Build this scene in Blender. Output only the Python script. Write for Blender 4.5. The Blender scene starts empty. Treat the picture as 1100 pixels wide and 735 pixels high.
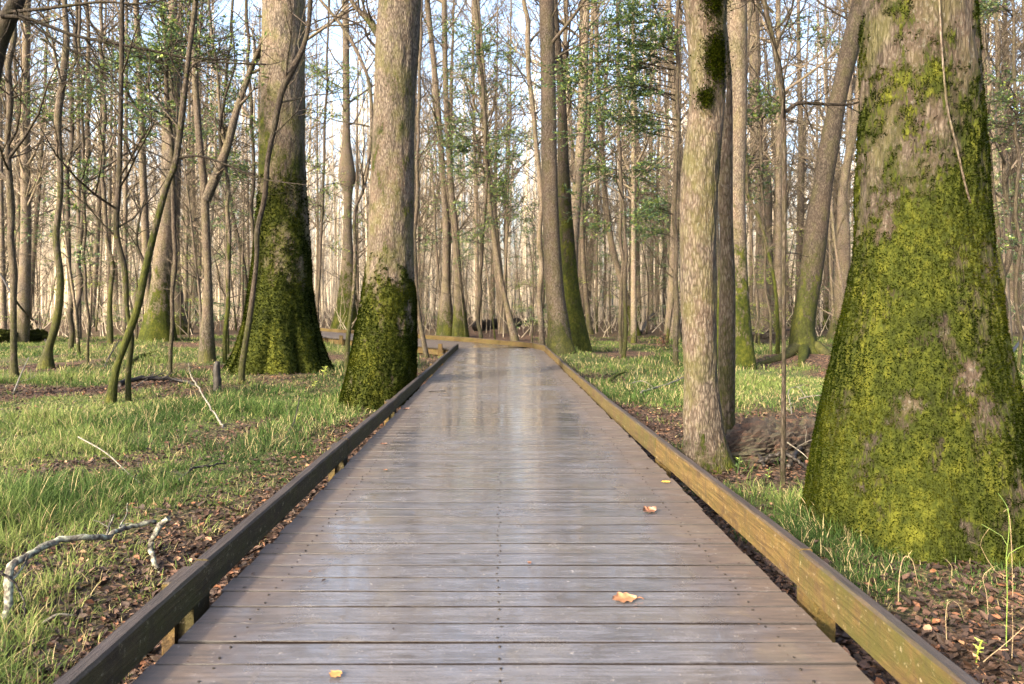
import bpy, math, random
import numpy as np
from mathutils import Vector

S = bpy.context.scene
COL = S.collection
R = math.radians

# ------------------------------------------------------------------ camera, sky, sun, exposure
F = 780.0          # focal length in pixels of the 1100 px wide photograph
VX, VY = 536.0, 329.0
EYE = 1.2
GZ = -0.27         # general ground level under the deck (deck top is z = 0)
cam_d = bpy.data.cameras.new("camera")
cam = bpy.data.objects.new("camera", cam_d)
COL.objects.link(cam)
cam.location = (0, 0, EYE)
cam.rotation_euler = (R(90), 0, 0)
cam_d.sensor_width = 36.0
cam_d.lens = F / 1100.0 * 36.0
cam_d.shift_x = (550.0 - VX) / 1100.0
cam_d.shift_y = -(367.5 - VY) / 1100.0
cam_d.clip_start = 0.05
cam_d.clip_end = 2000
cam_d.dof.use_dof = True
cam_d.dof.focus_distance = 5.5
cam_d.dof.aperture_fstop = 4.5
S.camera = cam

SUN_EL, SUN_AZ = 27.0, 224.0     # azimuth clockwise from +Y
w = bpy.data.worlds.new("World")
S.world = w
w.use_nodes = True
wn = w.node_tree
bg = wn.nodes["Background"]
sky = wn.nodes.new("ShaderNodeTexSky")
sky.sky_type = 'NISHITA'
sky.sun_disc = False
sky.sun_elevation = R(SUN_EL)
sky.sun_rotation = R(SUN_AZ)
sky.air_density = 1.0
sky.dust_density = 6.0
sky.ozone_density = 1.0
wn.links.new(sky.outputs[0], bg.inputs[0])
bg.inputs[1].default_value = 0.15

sd = bpy.data.lights.new("sun", 'SUN')
sd.energy = 2.7
sd.angle = R(3.0)
sd.color = (1.0, 0.85, 0.62)
sun = bpy.data.objects.new("sun", sd)
COL.objects.link(sun)
sv = Vector((math.sin(R(SUN_AZ)) * math.cos(R(SUN_EL)), math.cos(R(SUN_AZ)) * math.cos(R(SUN_EL)), math.sin(R(SUN_EL))))
sun.rotation_euler = sv.to_track_quat('Z', 'Y').to_euler()

S.view_settings.view_transform = 'Standard'
S.view_settings.look = 'None'
S.view_settings.exposure = 2.62
S.view_settings.gamma = 1.0
S.view_settings.use_curve_mapping = False
S.render.engine = 'CYCLES'
S.cycles.max_bounces = 6
S.cycles.diffuse_bounces = 3
S.cycles.glossy_bounces = 3
S.cycles.transmission_bounces = 2
S.cycles.transparent_max_bounces = 4

# ------------------------------------------------------------------ helpers
rng = np.random.default_rng(7)
random.seed(7)


def hash3(ix, iy, iz):
    n = (ix * 374761393 + iy * 668265263 + iz * 2147483647 + 1013904223) & 0xFFFFFFFF
    n = ((n ^ (n >> 13)) * 1274126177) & 0xFFFFFFFF
    n = (n ^ (n >> 16)) & 0xFFFFFFFF
    return n.astype(np.float64) / 4294967295.0


def vnoise(x, y, z):
    x = np.asarray(x, float); y = np.asarray(y, float); z = np.asarray(z, float)
    x, y, z = np.broadcast_arrays(x, y, z)
    ix, iy, iz = np.floor(x).astype(np.int64), np.floor(y).astype(np.int64), np.floor(z).astype(np.int64)
    fx, fy, fz = x - ix, y - iy, z - iz
    fx = fx * fx * (3 - 2 * fx); fy = fy * fy * (3 - 2 * fy); fz = fz * fz * (3 - 2 * fz)
    r = 0
    for dx in (0, 1):
        wx = fx if dx else 1 - fx
        for dy in (0, 1):
            wy = fy if dy else 1 - fy
            for dz in (0, 1):
                wz = fz if dz else 1 - fz
                r = r + wx * wy * wz * hash3(ix + dx, iy + dy, iz + dz)
    return r


def fbm(x, y, z, o=4):
    a, s, t = 0.5, 0.0, 0.0
    for i in range(o):
        s = s + a * vnoise(x * 2 ** i + 17.3 * i, y * 2 ** i - 9.1 * i, z * 2 ** i + 4.7 * i)
        t += a
        a *= 0.5
    return s / t


class MB:
    """collects vertices and faces with numpy and links them as one mesh"""
    def __init__(self):
        self.v = []; self.q = []; self.t = []; self.n = 0; self.attr = []

    def add(self, v, q=None, t=None, a=None):
        v = np.asarray(v, float).reshape(-1, 3)
        self.v.append(v)
        if q is not None and len(q): self.q.append(np.asarray(q, np.int64).reshape(-1, 4) + self.n)
        if t is not None and len(t): self.t.append(np.asarray(t, np.int64).reshape(-1, 3) + self.n)
        self.attr.append(np.zeros(len(v)) if a is None else np.broadcast_to(np.asarray(a, float), (len(v),)))
        self.n += len(v)

    def mesh(self, name, smooth=True, attr=None):
        v = np.concatenate(self.v) if self.v else np.zeros((0, 3))
        q = np.concatenate(self.q) if self.q else np.zeros((0, 4), np.int64)
        t = np.concatenate(self.t) if self.t else np.zeros((0, 3), np.int64)
        me = bpy.data.meshes.new(name)
        me.vertices.add(len(v))
        me.vertices.foreach_set("co", v.astype(np.float32).ravel())
        nl = len(q) * 4 + len(t) * 3
        me.loops.add(nl)
        me.loops.foreach_set("vertex_index", np.concatenate([q.ravel(), t.ravel()]).astype(np.int32))
        me.polygons.add(len(q) + len(t))
        st = np.concatenate([np.arange(len(q)) * 4, len(q) * 4 + np.arange(len(t)) * 3]).astype(np.int32)
        me.polygons.foreach_set("loop_start", st)
        me.polygons.foreach_set("use_smooth", np.full(len(q) + len(t), smooth))
        if attr:
            a = me.attributes.new(attr, 'FLOAT', 'POINT')
            a.data.foreach_set("value", np.concatenate(self.attr).astype(np.float32))
        me.update(calc_edges=True)
        me.validate()
        return me

    def build(self, name, mat, parent=None, smooth=True, attr=None):
        return link(name, self.mesh(name, smooth, attr), mat, parent)


def link(name, me, mat=None, parent=None):
    o = bpy.data.objects.new(name, me)
    COL.objects.link(o)
    if mat is not None and not me.materials: me.materials.append(mat)
    if parent is not None: o.parent = parent
    return o


def tag(o, label=None, cat=None, group=None, kind=None):
    if label: o["label"] = label
    if cat: o["category"] = cat
    if group: o["group"] = group
    if kind: o["kind"] = kind
    return o


def empty(name, loc):
    o = bpy.data.objects.new(name, None)
    o.empty_display_size = 0.2
    COL.objects.link(o)
    o.location = loc
    return o


def catmull(P, n):
    P = np.asarray(P, float)
    if len(P) < 3:
        t = np.linspace(0, 1, n)[:, None]
        return P[0] * (1 - t) + P[-1] * t
    Q = np.vstack([2 * P[0] - P[1], P, 2 * P[-1] - P[-2]])
    out = []
    for u in np.linspace(0, len(P) - 1, n):
        i = min(int(u), len(P) - 2)
        t = u - i
        a, b, c, d = Q[i], Q[i + 1], Q[i + 2], Q[i + 3]
        out.append(0.5 * (2 * b + (c - a) * t + (2 * a - 5 * b + 4 * c - d) * t * t + (3 * b - a - 3 * c + d) * t ** 3))
    return np.array(out)


_ring = {}
def tube(mb, P, rad, sides=6, a=None, cap=True):
    P = np.asarray(P, float)
    n = len(P)
    rad = np.broadcast_to(np.asarray(rad, float), (n,))
    T = np.gradient(P, axis=0)
    T /= np.linalg.norm(T, axis=1)[:, None] + 1e-9
    m = T.mean(0)
    ref = np.array([1.0, 0.0, 0.0]) if abs(m[0]) < 0.8 * np.linalg.norm(m) + 1e-9 else np.array([0.0, 0.3, 1.0])
    B = np.cross(T, ref)
    B /= np.linalg.norm(B, axis=1)[:, None] + 1e-9
    N = np.cross(B, T)
    if sides not in _ring:
        th = np.arange(sides) * 2 * math.pi / sides
        _ring[sides] = (np.cos(th), np.sin(th))
    c, s = _ring[sides]
    V = P[:, None, :] + rad[:, None, None] * (N[:, None, :] * c[None, :, None] + B[:, None, :] * s[None, :, None])
    i = np.arange(n - 1)[:, None] * sides
    j = np.arange(sides)[None, :]
    k = (np.arange(sides) + 1)[None, :] % sides
    q = np.stack([i + j, i + k, i + sides + k, i + sides + j], -1).reshape(-1, 4)
    mb.add(V.reshape(-1, 3), q, a=a)
    if cap and sides > 4:
        base = mb.n - n * sides
        for r0 in (0, n - 1):
            cidx = mb.n
            mb.add(P[r0][None, :], a=a if np.isscalar(a) or a is None else None)
            ring = base + r0 * sides + np.arange(sides)
            nxt = base + r0 * sides + (np.arange(sides) + 1) % sides
            mb.t.append(np.stack([ring, nxt, np.full(sides, cidx)], 1))


def box(mb, x0, x1, y0, y1, z0, z1, ch=0.0, a=None):
    """box with the long top edges chamfered"""
    if ch <= 0:
        v = [(x, y, z) for z in (z0, z1) for (x, y) in ((x0, y0), (x1, y0), (x1, y1), (x0, y1))]
        q = [(0, 3, 2, 1), (4, 5, 6, 7), (0, 1, 5, 4), (1, 2, 6, 5), (2, 3, 7, 6), (3, 0, 4, 7)]
        mb.add(v, q, a=a)
        return
    v = []
    for (z, e) in ((z0, 0), (z1 - ch, 0), (z1, ch)):
        v += [(x0 + e, y0 + e, z), (x1 - e, y0 + e, z), (x1 - e, y1 - e, z), (x0 + e, y1 - e, z)]
    q = [(0, 3, 2, 1), (8, 9, 10, 11)]
    for l in (0, 4):
        for i in range(4):
            j = (i + 1) % 4
            q.append((l + i, l + j, l + 4 + j, l + 4 + i))
    mb.add(v, q, a=a)


def wx(px, D): return (px - VX) / F * D
def wz(py, D): return EYE - (py - VY) / F * D
def gd(py, g=GZ): return F * (EYE - g) / (py - VY)      # distance of a ground point seen at row py
def at(px, py, D): return np.array([wx(px, D), D, wz(py, D)])


# boardwalk centre line (it bends left at its far end)
BW = np.array([(0.02, -3.0), (0.02, 20.7), (-6.45, 29.9), (-12.5, 38.5)])
HALF = 1.18


def dist_path(x, y):
    d = np.full(np.shape(x), 1e9)
    for a, b in zip(BW[:-1], BW[1:]):
        ab = b - a
        t = np.clip(((x - a[0]) * ab[0] + (y - a[1]) * ab[1]) / (ab @ ab), 0, 1)
        d = np.minimum(d, np.hypot(x - a[0] - t * ab[0], y - a[1] - t * ab[1]))
    return d


MOUNDS = [(4.95, 4.75, 1.3, .10), (-2.0, 10.6, 1.0, -.10), (-4.45, 15.2, 1.8, .14), (7.9, 18.6, 1.9, .28),
          (1.9, 21.5, 1.2, .12), (2.9, 6.6, .7, .05), (4.9, 16.2, 1.1, .14), (-12.2, 26, 2.2, .2), (-10.5, 30, 2.5, .2)]


def ground_z(x, y):
    z = GZ + 0.12 * (fbm(x * 0.35, y * 0.35, 3.0, 3) - 0.5) + 0.05 * (fbm(x * 2.1, y * 2.1, 8.0, 2) - 0.5)
    for mx, my, r, h in MOUNDS:
        z = z + h * np.exp(-((x - mx) ** 2 + (y - my) ** 2) / (r * r))
    far = np.clip((np.hypot(x, y) - 45) / 100, 0, 1)
    z = z + far * 0.8
    d = dist_path(x, y)
    return np.where(d < 1.9, np.minimum(z, GZ + 0.08), z)


def grass_cover(x, y):
    """0..1 how grassy the ground is (litter and mud elsewhere)"""
    n = fbm(x * 0.55 + 3, y * 0.4, 1.5, 3)
    g = np.clip((n - np.where(x < 0, .345, np.where(y > 11, .33, .43))) * 7, 0, 1)
    left = np.clip((-x - 1.6) / 0.7, 0, 1)
    near = np.clip((y - 2.2) / .3, 0, 1)
    gl = g * left
    # litter strip next to the near left kerb
    gl = gl * (1 - np.exp(-(((x + 1.9) / .75) ** 2 + ((y - 4.6) / 1.3) ** 2)) * .9)
    gl = gl * (1 - np.exp(-(((x + 2.9) / .8) ** 2 + ((y - 4.1) / .5) ** 2)) * .6)
    for mx, my, r in ((-1.45, 8.6, .9), (-4.3, 13.8, 1.2), (-4.6, 21, 2.2), (-9, 10.5, .8)):
        gl = gl * (1 - .85 * np.exp(-((x - mx) ** 2 + (y - my) ** 2) / r ** 2))
    # right side: mud and leaves near the log, grass beyond
    gr = g * np.clip((x - 1.5) / .4, 0, 1)
    mud = np.clip((y - 5.2) / .8, 0, 1) * np.clip((11.2 - y) / 1.5, 0, 1)
    gr = gr * (1 - .93 * mud)
    gr = gr * (1 - .85 * np.exp(-((x - 4.6) ** 2 + (y - 3.75) ** 2) / .5 ** 2))
    far = np.clip((y - 24) / 16, 0, 1)
    out = np.where(x < 0, gl, gr)
    return out * (1 - far * .75) * np.where(y < 30, 1, .7)


# ------------------------------------------------------------------ materials
def nodes(name):
    m = bpy.data.materials.new(name)
    m.use_nodes = True
    nt = m.node_tree
    b = nt.nodes["Principled BSDF"]
    return m, nt, b


def N(nt, t, **kw):
    n = nt.nodes.new(t)
    for k, v in kw.items():
        if k.startswith("i_"): n.inputs[k[2:]].default_value = v
        else: setattr(n, k, v)
    return n


def ramp(nt, src, stops, interp='LINEAR'):
    r = nt.nodes.new("ShaderNodeValToRGB")
    r.color_ramp.interpolation = interp
    el = r.color_ramp.elements
    while len(el) < len(stops): el.new(0.5)
    for e, (p, c) in zip(el, stops):
        e.position = p
        e.color = (c[0], c[1], c[2], 1) if len(c) == 3 else c
    nt.links.new(src, r.inputs[0])
    return r.outputs[0]


def mixc(nt, fac, a, b, mode='MIX'):
    m = nt.nodes.new("ShaderNodeMix")
    m.data_type = 'RGBA'; m.blend_type = mode
    for s, v in ((m.inputs[0], fac), (m.inputs[6], a), (m.inputs[7], b)):
        if hasattr(v, "is_linked"): nt.links.new(v, s)
        elif isinstance(v, (int, float)): s.default_value = v
        else: s.default_value = (v[0], v[1], v[2], 1)
    return m.outputs[2]


def math_(nt, op, a, b=None, c=None, clamp=False):
    m = nt.nodes.new("ShaderNodeMath"); m.operation = op; m.use_clamp = clamp
    for s, v in zip(m.inputs, (a, b, c)):
        if v is None: continue
        if hasattr(v, "is_linked"): nt.links.new(v, s)
        else: s.default_value = v
    return m.outputs[0]


def noise(nt, vec, scale, detail=4, rough=.55, dist=0.0):
    n = nt.nodes.new("ShaderNodeTexNoise")
    n.inputs["Scale"].default_value = scale; n.inputs["Detail"].default_value = detail
    n.inputs["Roughness"].default_value = rough; n.inputs["Distortion"].default_value = dist
    if vec is not None: nt.links.new(vec, n.inputs["Vector"])
    return n.outputs[0]


def mapping(nt, sc, src="Object"):
    tc = nt.nodes.new("ShaderNodeTexCoord"); mp = nt.nodes.new("ShaderNodeMapping")
    mp.inputs["Scale"].default_value = sc
    nt.links.new(tc.outputs[src], mp.inputs[0])
    return mp.outputs[0], tc


def bump(nt, b, h, strength=.5, dist=.01, normal=None):
    n = nt.nodes.new("ShaderNodeBump")
    n.inputs["Strength"].default_value = strength; n.inputs["Distance"].default_value = dist
    nt.links.new(h, n.inputs["Height"])
    if normal is not None: nt.links.new(normal, n.inputs["Normal"])
    nt.links.new(n.outputs[0], b.inputs["Normal"])
    return n.outputs[0]


def bark_material(name, hero=False, fine=1.0):
    """object colour: r = moss height / 10 m, g = moss amount, b = dark .. pale bark"""
    m, nt, b = nodes(name)
    L = nt.links.new
    vec, tc = mapping(nt, (20 * fine, 20 * fine, 5.0 * fine))
    vec2, _ = mapping(nt, (1, 1, .7))
    ridges = noise(nt, vec, 1.6, 8, .78, .35)
    vcr = N(nt, "ShaderNodeTexVoronoi"); vcr.feature = 'DISTANCE_TO_EDGE'; vcr.inputs["Scale"].default_value = 2.1; L(vec, vcr.inputs["Vector"])
    crack = ramp(nt, vcr.outputs["Distance"], [(.0, (0, 0, 0)), (.22, (1, 1, 1))])
    ridges = math_(nt, 'MULTIPLY', ridges, math_(nt, 'MULTIPLY_ADD', crack, .40, .68))
    fleck = noise(nt, vec2, 38 * fine, 4, .7)
    patch = noise(nt, vec2, 2.2, 4, .6)
    oi = N(nt, "ShaderNodeObjectInfo")
    sep = N(nt, "ShaderNodeSeparateColor"); L(oi.outputs["Color"], sep.inputs[0])
    dark = ramp(nt, ridges, [(.30, (.004, .0035, .003)), (.48, (.014, .011, .009)), (.66, (.040, .033, .028))])
    pale = ramp(nt, ridges, [(.28, (.016, .013, .011)), (.43, (.070, .058, .047)), (.60, (.185, .160, .132))])
    base = mixc(nt, sep.outputs[2], dark, pale)
    base = mixc(nt, ramp(nt, patch, [(.35, (0, 0, 0)), (.65, (.45, .45, .45))]), base, mixc(nt, .6, base, mixc(nt, sep.outputs[2], (.022, .015, .011), (.21, .14, .092))))
    film = ramp(nt, noise(nt, vec2, 3.1, 4, .7), [(.46, (0, 0, 0)), (.62, (.6, .6, .6))])
    base = mixc(nt, math_(nt, 'MULTIPLY', film, 1.0 if hero else .6), base, mixc(nt, sep.outputs[2], (.02, .022, .006), mixc(nt, ridges, (.02, .022, .006), (.15, .145, .045))))
    # pale lichen flecks
    lich = math_(nt, 'MULTIPLY', ramp(nt, fleck, [(.56, (0, 0, 0)), (.68, (1, 1, 1))]), ramp(nt, patch, [(.4, (.1, .1, .1)), (.65, (.8, .8, .8))]))
    base = mixc(nt, math_(nt, 'MULTIPLY', lich, .55), base, mixc(nt, sep.outputs[2], (.05, .05, .045), (.36, .355, .32)))
    rnd = math_(nt, 'MULTIPLY_ADD', oi.outputs["Random"], .5, .75)
    base = mixc(nt, 1.0, base, N_combine(nt, rnd), 'MULTIPLY')
    # moss
    mn = noise(nt, vec2, 4.2, 6, .72, .3)
    mf = noise(nt, vec2, 30, 3, .7)
    if hero:
        at_ = N(nt, "ShaderNodeAttribute"); at_.attribute_name = "moss"
        mask = math_(nt, 'ADD', at_.outputs["Fac"], math_(nt, 'MULTIPLY_ADD', mf, 1.2, -.6))
        mask = math_(nt, 'ADD', mask, math_(nt, 'MULTIPLY_ADD', ridges, 1.2, -.5))
        mask = ramp(nt, mask, [(.30, (0, 0, 0)), (.62, (1, 1, 1))])
    else:
        pos = N(nt, "ShaderNodeSeparateXYZ"); L(tc.outputs["Object"], pos.inputs[0])
        h = math_(nt, 'DIVIDE', pos.outputs[2], math_(nt, 'MULTIPLY', sep.outputs[0], 10.0))
        k = math_(nt, 'SUBTRACT', 1.0, h)
        k = math_(nt, 'MULTIPLY_ADD', k, .75, math_(nt, 'MULTIPLY_ADD', mn, 2.2, -.95))
        k = math_(nt, 'ADD', k, math_(nt, 'MULTIPLY_ADD', mf, .8, -.4))
        mask = math_(nt, 'MULTIPLY', ramp(nt, k, [(.42, (0, 0, 0)), (.62, (1, 1, 1))]), sep.outputs[1])
    mtone = noise(nt, vec2, 16, 4, .7)
    mbig = noise(nt, vec2, 2.7, 2)
    mossc = ramp(nt, math_(nt, 'MULTIPLY_ADD', mtone, .6, math_(nt, 'MULTIPLY', mbig, .4)),
                 [(.33, (.006, .009, .0014)), (.5, (.021, .027, .003)), (.68, (.064, .068, .008))])
    col = mixc(nt, mask, base, mossc)
    L(col, b.inputs["Base Color"])
    b.inputs["Roughness"].default_value = .85
    b.inputs["Specular IOR Level"].default_value = .1
    h = math_(nt, 'ADD', ridges, math_(nt, 'MULTIPLY', math_(nt, 'MULTIPLY', mtone, mask), 1.1))
    h = math_(nt, 'ADD', h, math_(nt, 'MULTIPLY', fleck, .25))
    bump(nt, b, h, .9, .02 / fine)
    return m


def N_combine(nt, v):
    c = nt.nodes.new("ShaderNodeCombineColor")
    for i in range(3): nt.links.new(v, c.inputs[i])
    return c.outputs[0]


BARK = bark_material("bark")
BARK_HERO = bark_material("bark_and_moss_mask", hero=True)


def simple_noise_mat(name, stops, scale=20, rough=.8, bstr=.4, bdist=.01, sc=(1, 1, 1), spec=.3, attr=None, sub=False, detail=4):
    m, nt, b = nodes(name)
    vec, _ = mapping(nt, sc)
    n = noise(nt, vec, scale, detail, .65)
    if attr:
        a = N(nt, "ShaderNodeAttribute"); a.attribute_name = attr
        src = math_(nt, 'ADD', a.outputs["Fac"], math_(nt, 'MULTIPLY_ADD', n, .2, -.1))
    else:
        src = n
    c = ramp(nt, src, stops)
    nt.links.new(c, b.inputs["Base Color"])
    b.inputs["Roughness"].default_value = rough
    b.inputs["Specular IOR Level"].default_value = spec
    if sub:
        # thin leaves and blades let light through
        tr = N(nt, "ShaderNodeBsdfTranslucent"); nt.links.new(c, tr.inputs[0])
        mx = N(nt, "ShaderNodeMixShader"); mx.inputs[0].default_value = .35
        nt.links.new(b.outputs[0], mx.inputs[1]); nt.links.new(tr.outputs[0], mx.inputs[2])
        nt.links.new(mx.outputs[0], nt.nodes["Material Output"].inputs[0])
    if bstr: bump(nt, b, n, bstr, bdist)
    return m


MOSS = simple_noise_mat("moss_tufts", [(.0, (.004, .007, .0006)), (.5, (.0105, .0155, .0014)), (1, (.029, .032, .0034))], 9, .95, 0, attr="tone", sub=True, spec=.0)
GRASS = simple_noise_mat("grass_blades", [(0, (.016, .034, .009)), (.4, (.046, .082, .020)), (.74, (.125, .160, .045)), (.8, (.20, .17, .08)), (1, (.30, .25, .14))],
                         3, .7, 0, attr="tone", sub=True, spec=.1)
HOLLY = simple_noise_mat("evergreen_leaf", [(0, (.025, .055, .034)), (.5, (.075, .125, .042)), (1, (.24, .29, .055))], 2, .35, 0, attr="tone", sub=True, spec=.5)
SPRING = simple_noise_mat("spring_leaf", [(0, (.12, .17, .03)), (.5, (.22, .28, .05)), (1, (.36, .38, .10))], 2, .5, 0, attr="tone", sub=True)
DEADLEAF = simple_noise_mat("dead_leaf", [(0, (.009, .006, .005)), (.45, (.030, .019, .014)), (.72, (.068, .038, .026)), (.9, (.13, .055, .026)), (1, (.22, .13, .08))],
                            30, .7, 0, attr="tone", sub=False, spec=.2)
LEAFTAN = simple_noise_mat("fallen_leaf_tan", [(.3, (.12, .052, .022)), (.6, (.21, .10, .05))], 30, .5, .3, .003)
LEAFBROWN = simple_noise_mat("fallen_leaf_brown", [(.3, (.04, .018, .012)), (.6, (.12, .055, .03))], 30, .5, .3, .003)
LEAFYELLOW = simple_noise_mat("fallen_leaf_yellow", [(.3, (.30, .19, .02)), (.6, (.38, .26, .04))], 30, .5, .3, .003)
LEAFORANGE = simple_noise_mat("fallen_leaf_orange", [(.3, (.20, .09, .03)), (.6, (.30, .15, .05))], 30, .5, .3, .003)
LICHEN = simple_noise_mat("lichened_bark", [(.36, (.015, .013, .012)), (.47, (.060, .054, .044)), (.56, (.14, .145, .11)), (.68, (.28, .29, .22)), (.8, (.14, .15, .05))], 26, .8, .8, .01)
PALEWOOD = simple_noise_mat("bleached_wood", [(.3, (.03, .027, .022)), (.6, (.13, .12, .10))], 30, .8, .5, .005)
DARKWOOD = simple_noise_mat("wet_dark_bark", [(.3, (.004, .0035, .003)), (.65, (.020, .016, .013))], 25, .6, .8, .01)
STRAW = simple_noise_mat("dry_stalk", [(.3, (.09, .06, .035)), (.6, (.2, .155, .09))], 25, .6, 0)
GREENSTEM = simple_noise_mat("green_stem", [(.3, (.05, .09, .015)), (.6, (.11, .16, .03))], 25, .5, 0)


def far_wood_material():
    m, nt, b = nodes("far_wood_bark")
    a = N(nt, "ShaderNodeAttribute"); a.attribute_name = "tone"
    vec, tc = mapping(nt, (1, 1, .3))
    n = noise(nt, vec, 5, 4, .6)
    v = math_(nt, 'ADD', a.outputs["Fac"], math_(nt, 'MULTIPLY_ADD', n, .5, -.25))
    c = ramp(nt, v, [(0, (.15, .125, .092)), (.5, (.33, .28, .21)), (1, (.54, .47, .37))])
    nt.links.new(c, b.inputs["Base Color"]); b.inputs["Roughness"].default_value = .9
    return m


def ground_material():
    m, nt, b = nodes("forest_floor")
    L = nt.links.new
    vec, tc = mapping(nt, (1, 1, 1))
    n1 = noise(nt, vec, 3.5, 6, .7)
    n2 = noise(nt, vec, 22, 5, .7)
    vo = N(nt, "ShaderNodeTexVoronoi"); vo.inputs["Scale"].default_value = 26
    L(vec, vo.inputs["Vector"])
    leafc = ramp(nt, N_sep(nt, vo.outputs["Color"]), [(.1, (.018, .012, .010)), (.5, (.055, .034, .026)), (.8, (.11, .065, .045)), (.95, (.22, .13, .08))])
    mud = ramp(nt, n2, [(.3, (.016, .012, .009)), (.7, (.065, .048, .034))])
    lit = mixc(nt, ramp(nt, n1, [(.38, (0, 0, 0)), (.55, (1, 1, 1))]), mud, leafc)
    at_ = N(nt, "ShaderNodeAttribute"); at_.attribute_name = "grass"
    gc = ramp(nt, n2, [(.3, (.020, .030, .009)), (.55, (.060, .080, .024)), (.75, (.13, .13, .055))])
    col = mixc(nt, math_(nt, 'MULTIPLY', at_.outputs["Fac"], .85), lit, gc)
    L(col, b.inputs["Base Color"])
    b.inputs["Roughness"].default_value = .9
    b.inputs["Specular IOR Level"].default_value = .12
    h = math_(nt, 'ADD', n2, math_(nt, 'MULTIPLY', vo.outputs["Distance"], .8))
    bump(nt, b, h, .9, .04)
    return m


def N_sep(nt, col):
    s = nt.nodes.new("ShaderNodeSeparateColor"); nt.links.new(col, s.inputs[0])
    return s.outputs[0]


def deck_material():
    m, nt, b = nodes("wet_deck_wood")
    L = nt.links.new
    vec, tc = mapping(nt, (1.6, 22, 22))
    vec1, _ = mapping(nt, (1, 1, 1))
    grain = noise(nt, vec, 2.4, 6, .7, .4)
    spots = noise(nt, vec1, 26, 4, .75)
    big = noise(nt, vec1, 1.1, 3, .6, .4)
    mid = noise(nt, vec1, 3.2, 4, .65, .6)
    at_ = N(nt, "ShaderNodeAttribute"); at_.attribute_name = "plank"     # plank tone
    pos = N(nt, "ShaderNodeSeparateXYZ"); L(tc.outputs["Object"], pos.inputs[0])
    base = ramp(nt, grain, [(.25, (.024, .025, .031)), (.5, (.060, .062, .076)), (.75, (.115, .118, .140))])
    base = mixc(nt, math_(nt, 'MULTIPLY', math_(nt, 'FRACT', at_.outputs["Fac"]), .35), base, (.10, .088, .080))
    # brown, trodden-free strips along both plank ends
    ax = math_(nt, 'ABSOLUTE', pos.outputs[0])
    edge = math_(nt, 'ADD', ax, math_(nt, 'MULTIPLY_ADD', mid, .55, -.28))
    edge = ramp(nt, math_(nt, 'MULTIPLY', edge, .7), [(.52, (0, 0, 0)), (.72, (1, 1, 1))])
    brown = ramp(nt, grain, [(.3, (.016, .010, .006)), (.7, (.07, .043, .024))])
    base = mixc(nt, math_(nt, 'MULTIPLY', edge, .85), base, brown)
    # green-brown algae stains down the middle, pale grit
    st = ramp(nt, mid, [(.54, (0, 0, 0)), (.68, (.55, .55, .55))])
    base = mixc(nt, math_(nt, 'MULTIPLY', st, .6), base, (.085, .072, .048))
    base = mixc(nt, ramp(nt, spots, [(.62, (0, 0, 0)), (.74, (.5, .5, .5))]), base, (.34, .31, .28))
    base = mixc(nt, ramp(nt, spots, [(.22, (.6, .6, .6)), (.33, (0, 0, 0))]), base, (.03, .022, .018))
    L(base, b.inputs["Base Color"])
    # damp plank edges beside each gap, painted darker still as gap shade, soft dark blotches and many small specks
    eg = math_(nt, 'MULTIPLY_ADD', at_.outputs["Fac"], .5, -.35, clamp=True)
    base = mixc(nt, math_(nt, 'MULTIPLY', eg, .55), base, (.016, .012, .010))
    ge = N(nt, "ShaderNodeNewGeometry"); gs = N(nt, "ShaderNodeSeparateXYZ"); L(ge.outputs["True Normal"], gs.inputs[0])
    base = mixc(nt, ramp(nt, math_(nt, 'ABSOLUTE', gs.outputs[2]), [(.3, (1, 1, 1)), (.7, (0, 0, 0))]), base, (.010, .007, .006))  # plank side faces coloured near black to stand in for shade inside the gaps
    v3, _ = mapping(nt, (2.2, 3.4, 8)); blot = noise(nt, v3, 1.7, 6, .75, .8)
    base = mixc(nt, ramp(nt, blot, [(.30, (.6, .6, .6)), (.48, (0, 0, 0))]), base, (.030, .024, .021))
    base = mixc(nt, ramp(nt, blot, [(.56, (0, 0, 0)), (.72, (.25, .25, .25))]), base, (.15, .14, .145))
    L(base, b.inputs["Base Color"])
    # wetness: smooth film in patches
    wet = math_(nt, 'ADD', math_(nt, 'ADD', math_(nt, 'MULTIPLY', big, .45), math_(nt, 'MULTIPLY', mid, .25)), math_(nt, 'MULTIPLY', blot, .30))
    # a puddle in a shallow dip of the deck
    px_ = math_(nt, 'MULTIPLY_ADD', pos.outputs[0], 1.0, -.02)
    py_ = math_(nt, 'MULTIPLY_ADD', pos.outputs[1], .62, -4.85)
    r2 = math_(nt, 'ADD', math_(nt, 'MULTIPLY', px_, px_), math_(nt, 'MULTIPLY', py_, py_))
    pud = math_(nt, 'SUBTRACT', 1.0, math_(nt, 'ADD', r2, math_(nt, 'MULTIPLY_ADD', mid, 1.6, -.8)), clamp=True)
    pud = ramp(nt, pud, [(.05, (0, 0, 0)), (.75, (1, 1, 1))])
    rough = ramp(nt, wet, [(.42, (.08, .08, .08)), (.50, (.16, .16, .16)), (.60, (.32, .32, .32))])
    rough = mixc(nt, math_(nt, 'MULTIPLY', pud, .8), rough, (.09, .09, .09))
    rough = mixc(nt, math_(nt, 'MULTIPLY', edge, .8), rough, (.7, .7, .7))
    L(N_sep(nt, rough), b.inputs["Roughness"])
    film_ = math_(nt, 'MAXIMUM', ramp(nt, wet, [(.42, (1, 1, 1)), (.56, (.12, .12, .12))]), N_sep(nt, pud))
    film_ = math_(nt, 'MULTIPLY', film_, math_(nt, 'MULTIPLY_ADD', N_sep(nt, edge), -.8, 1.0))
    L(film_, b.inputs["Coat Weight"]); b.inputs["Coat Roughness"].default_value = .07; b.inputs["Coat IOR"].default_value = 1.4
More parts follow.
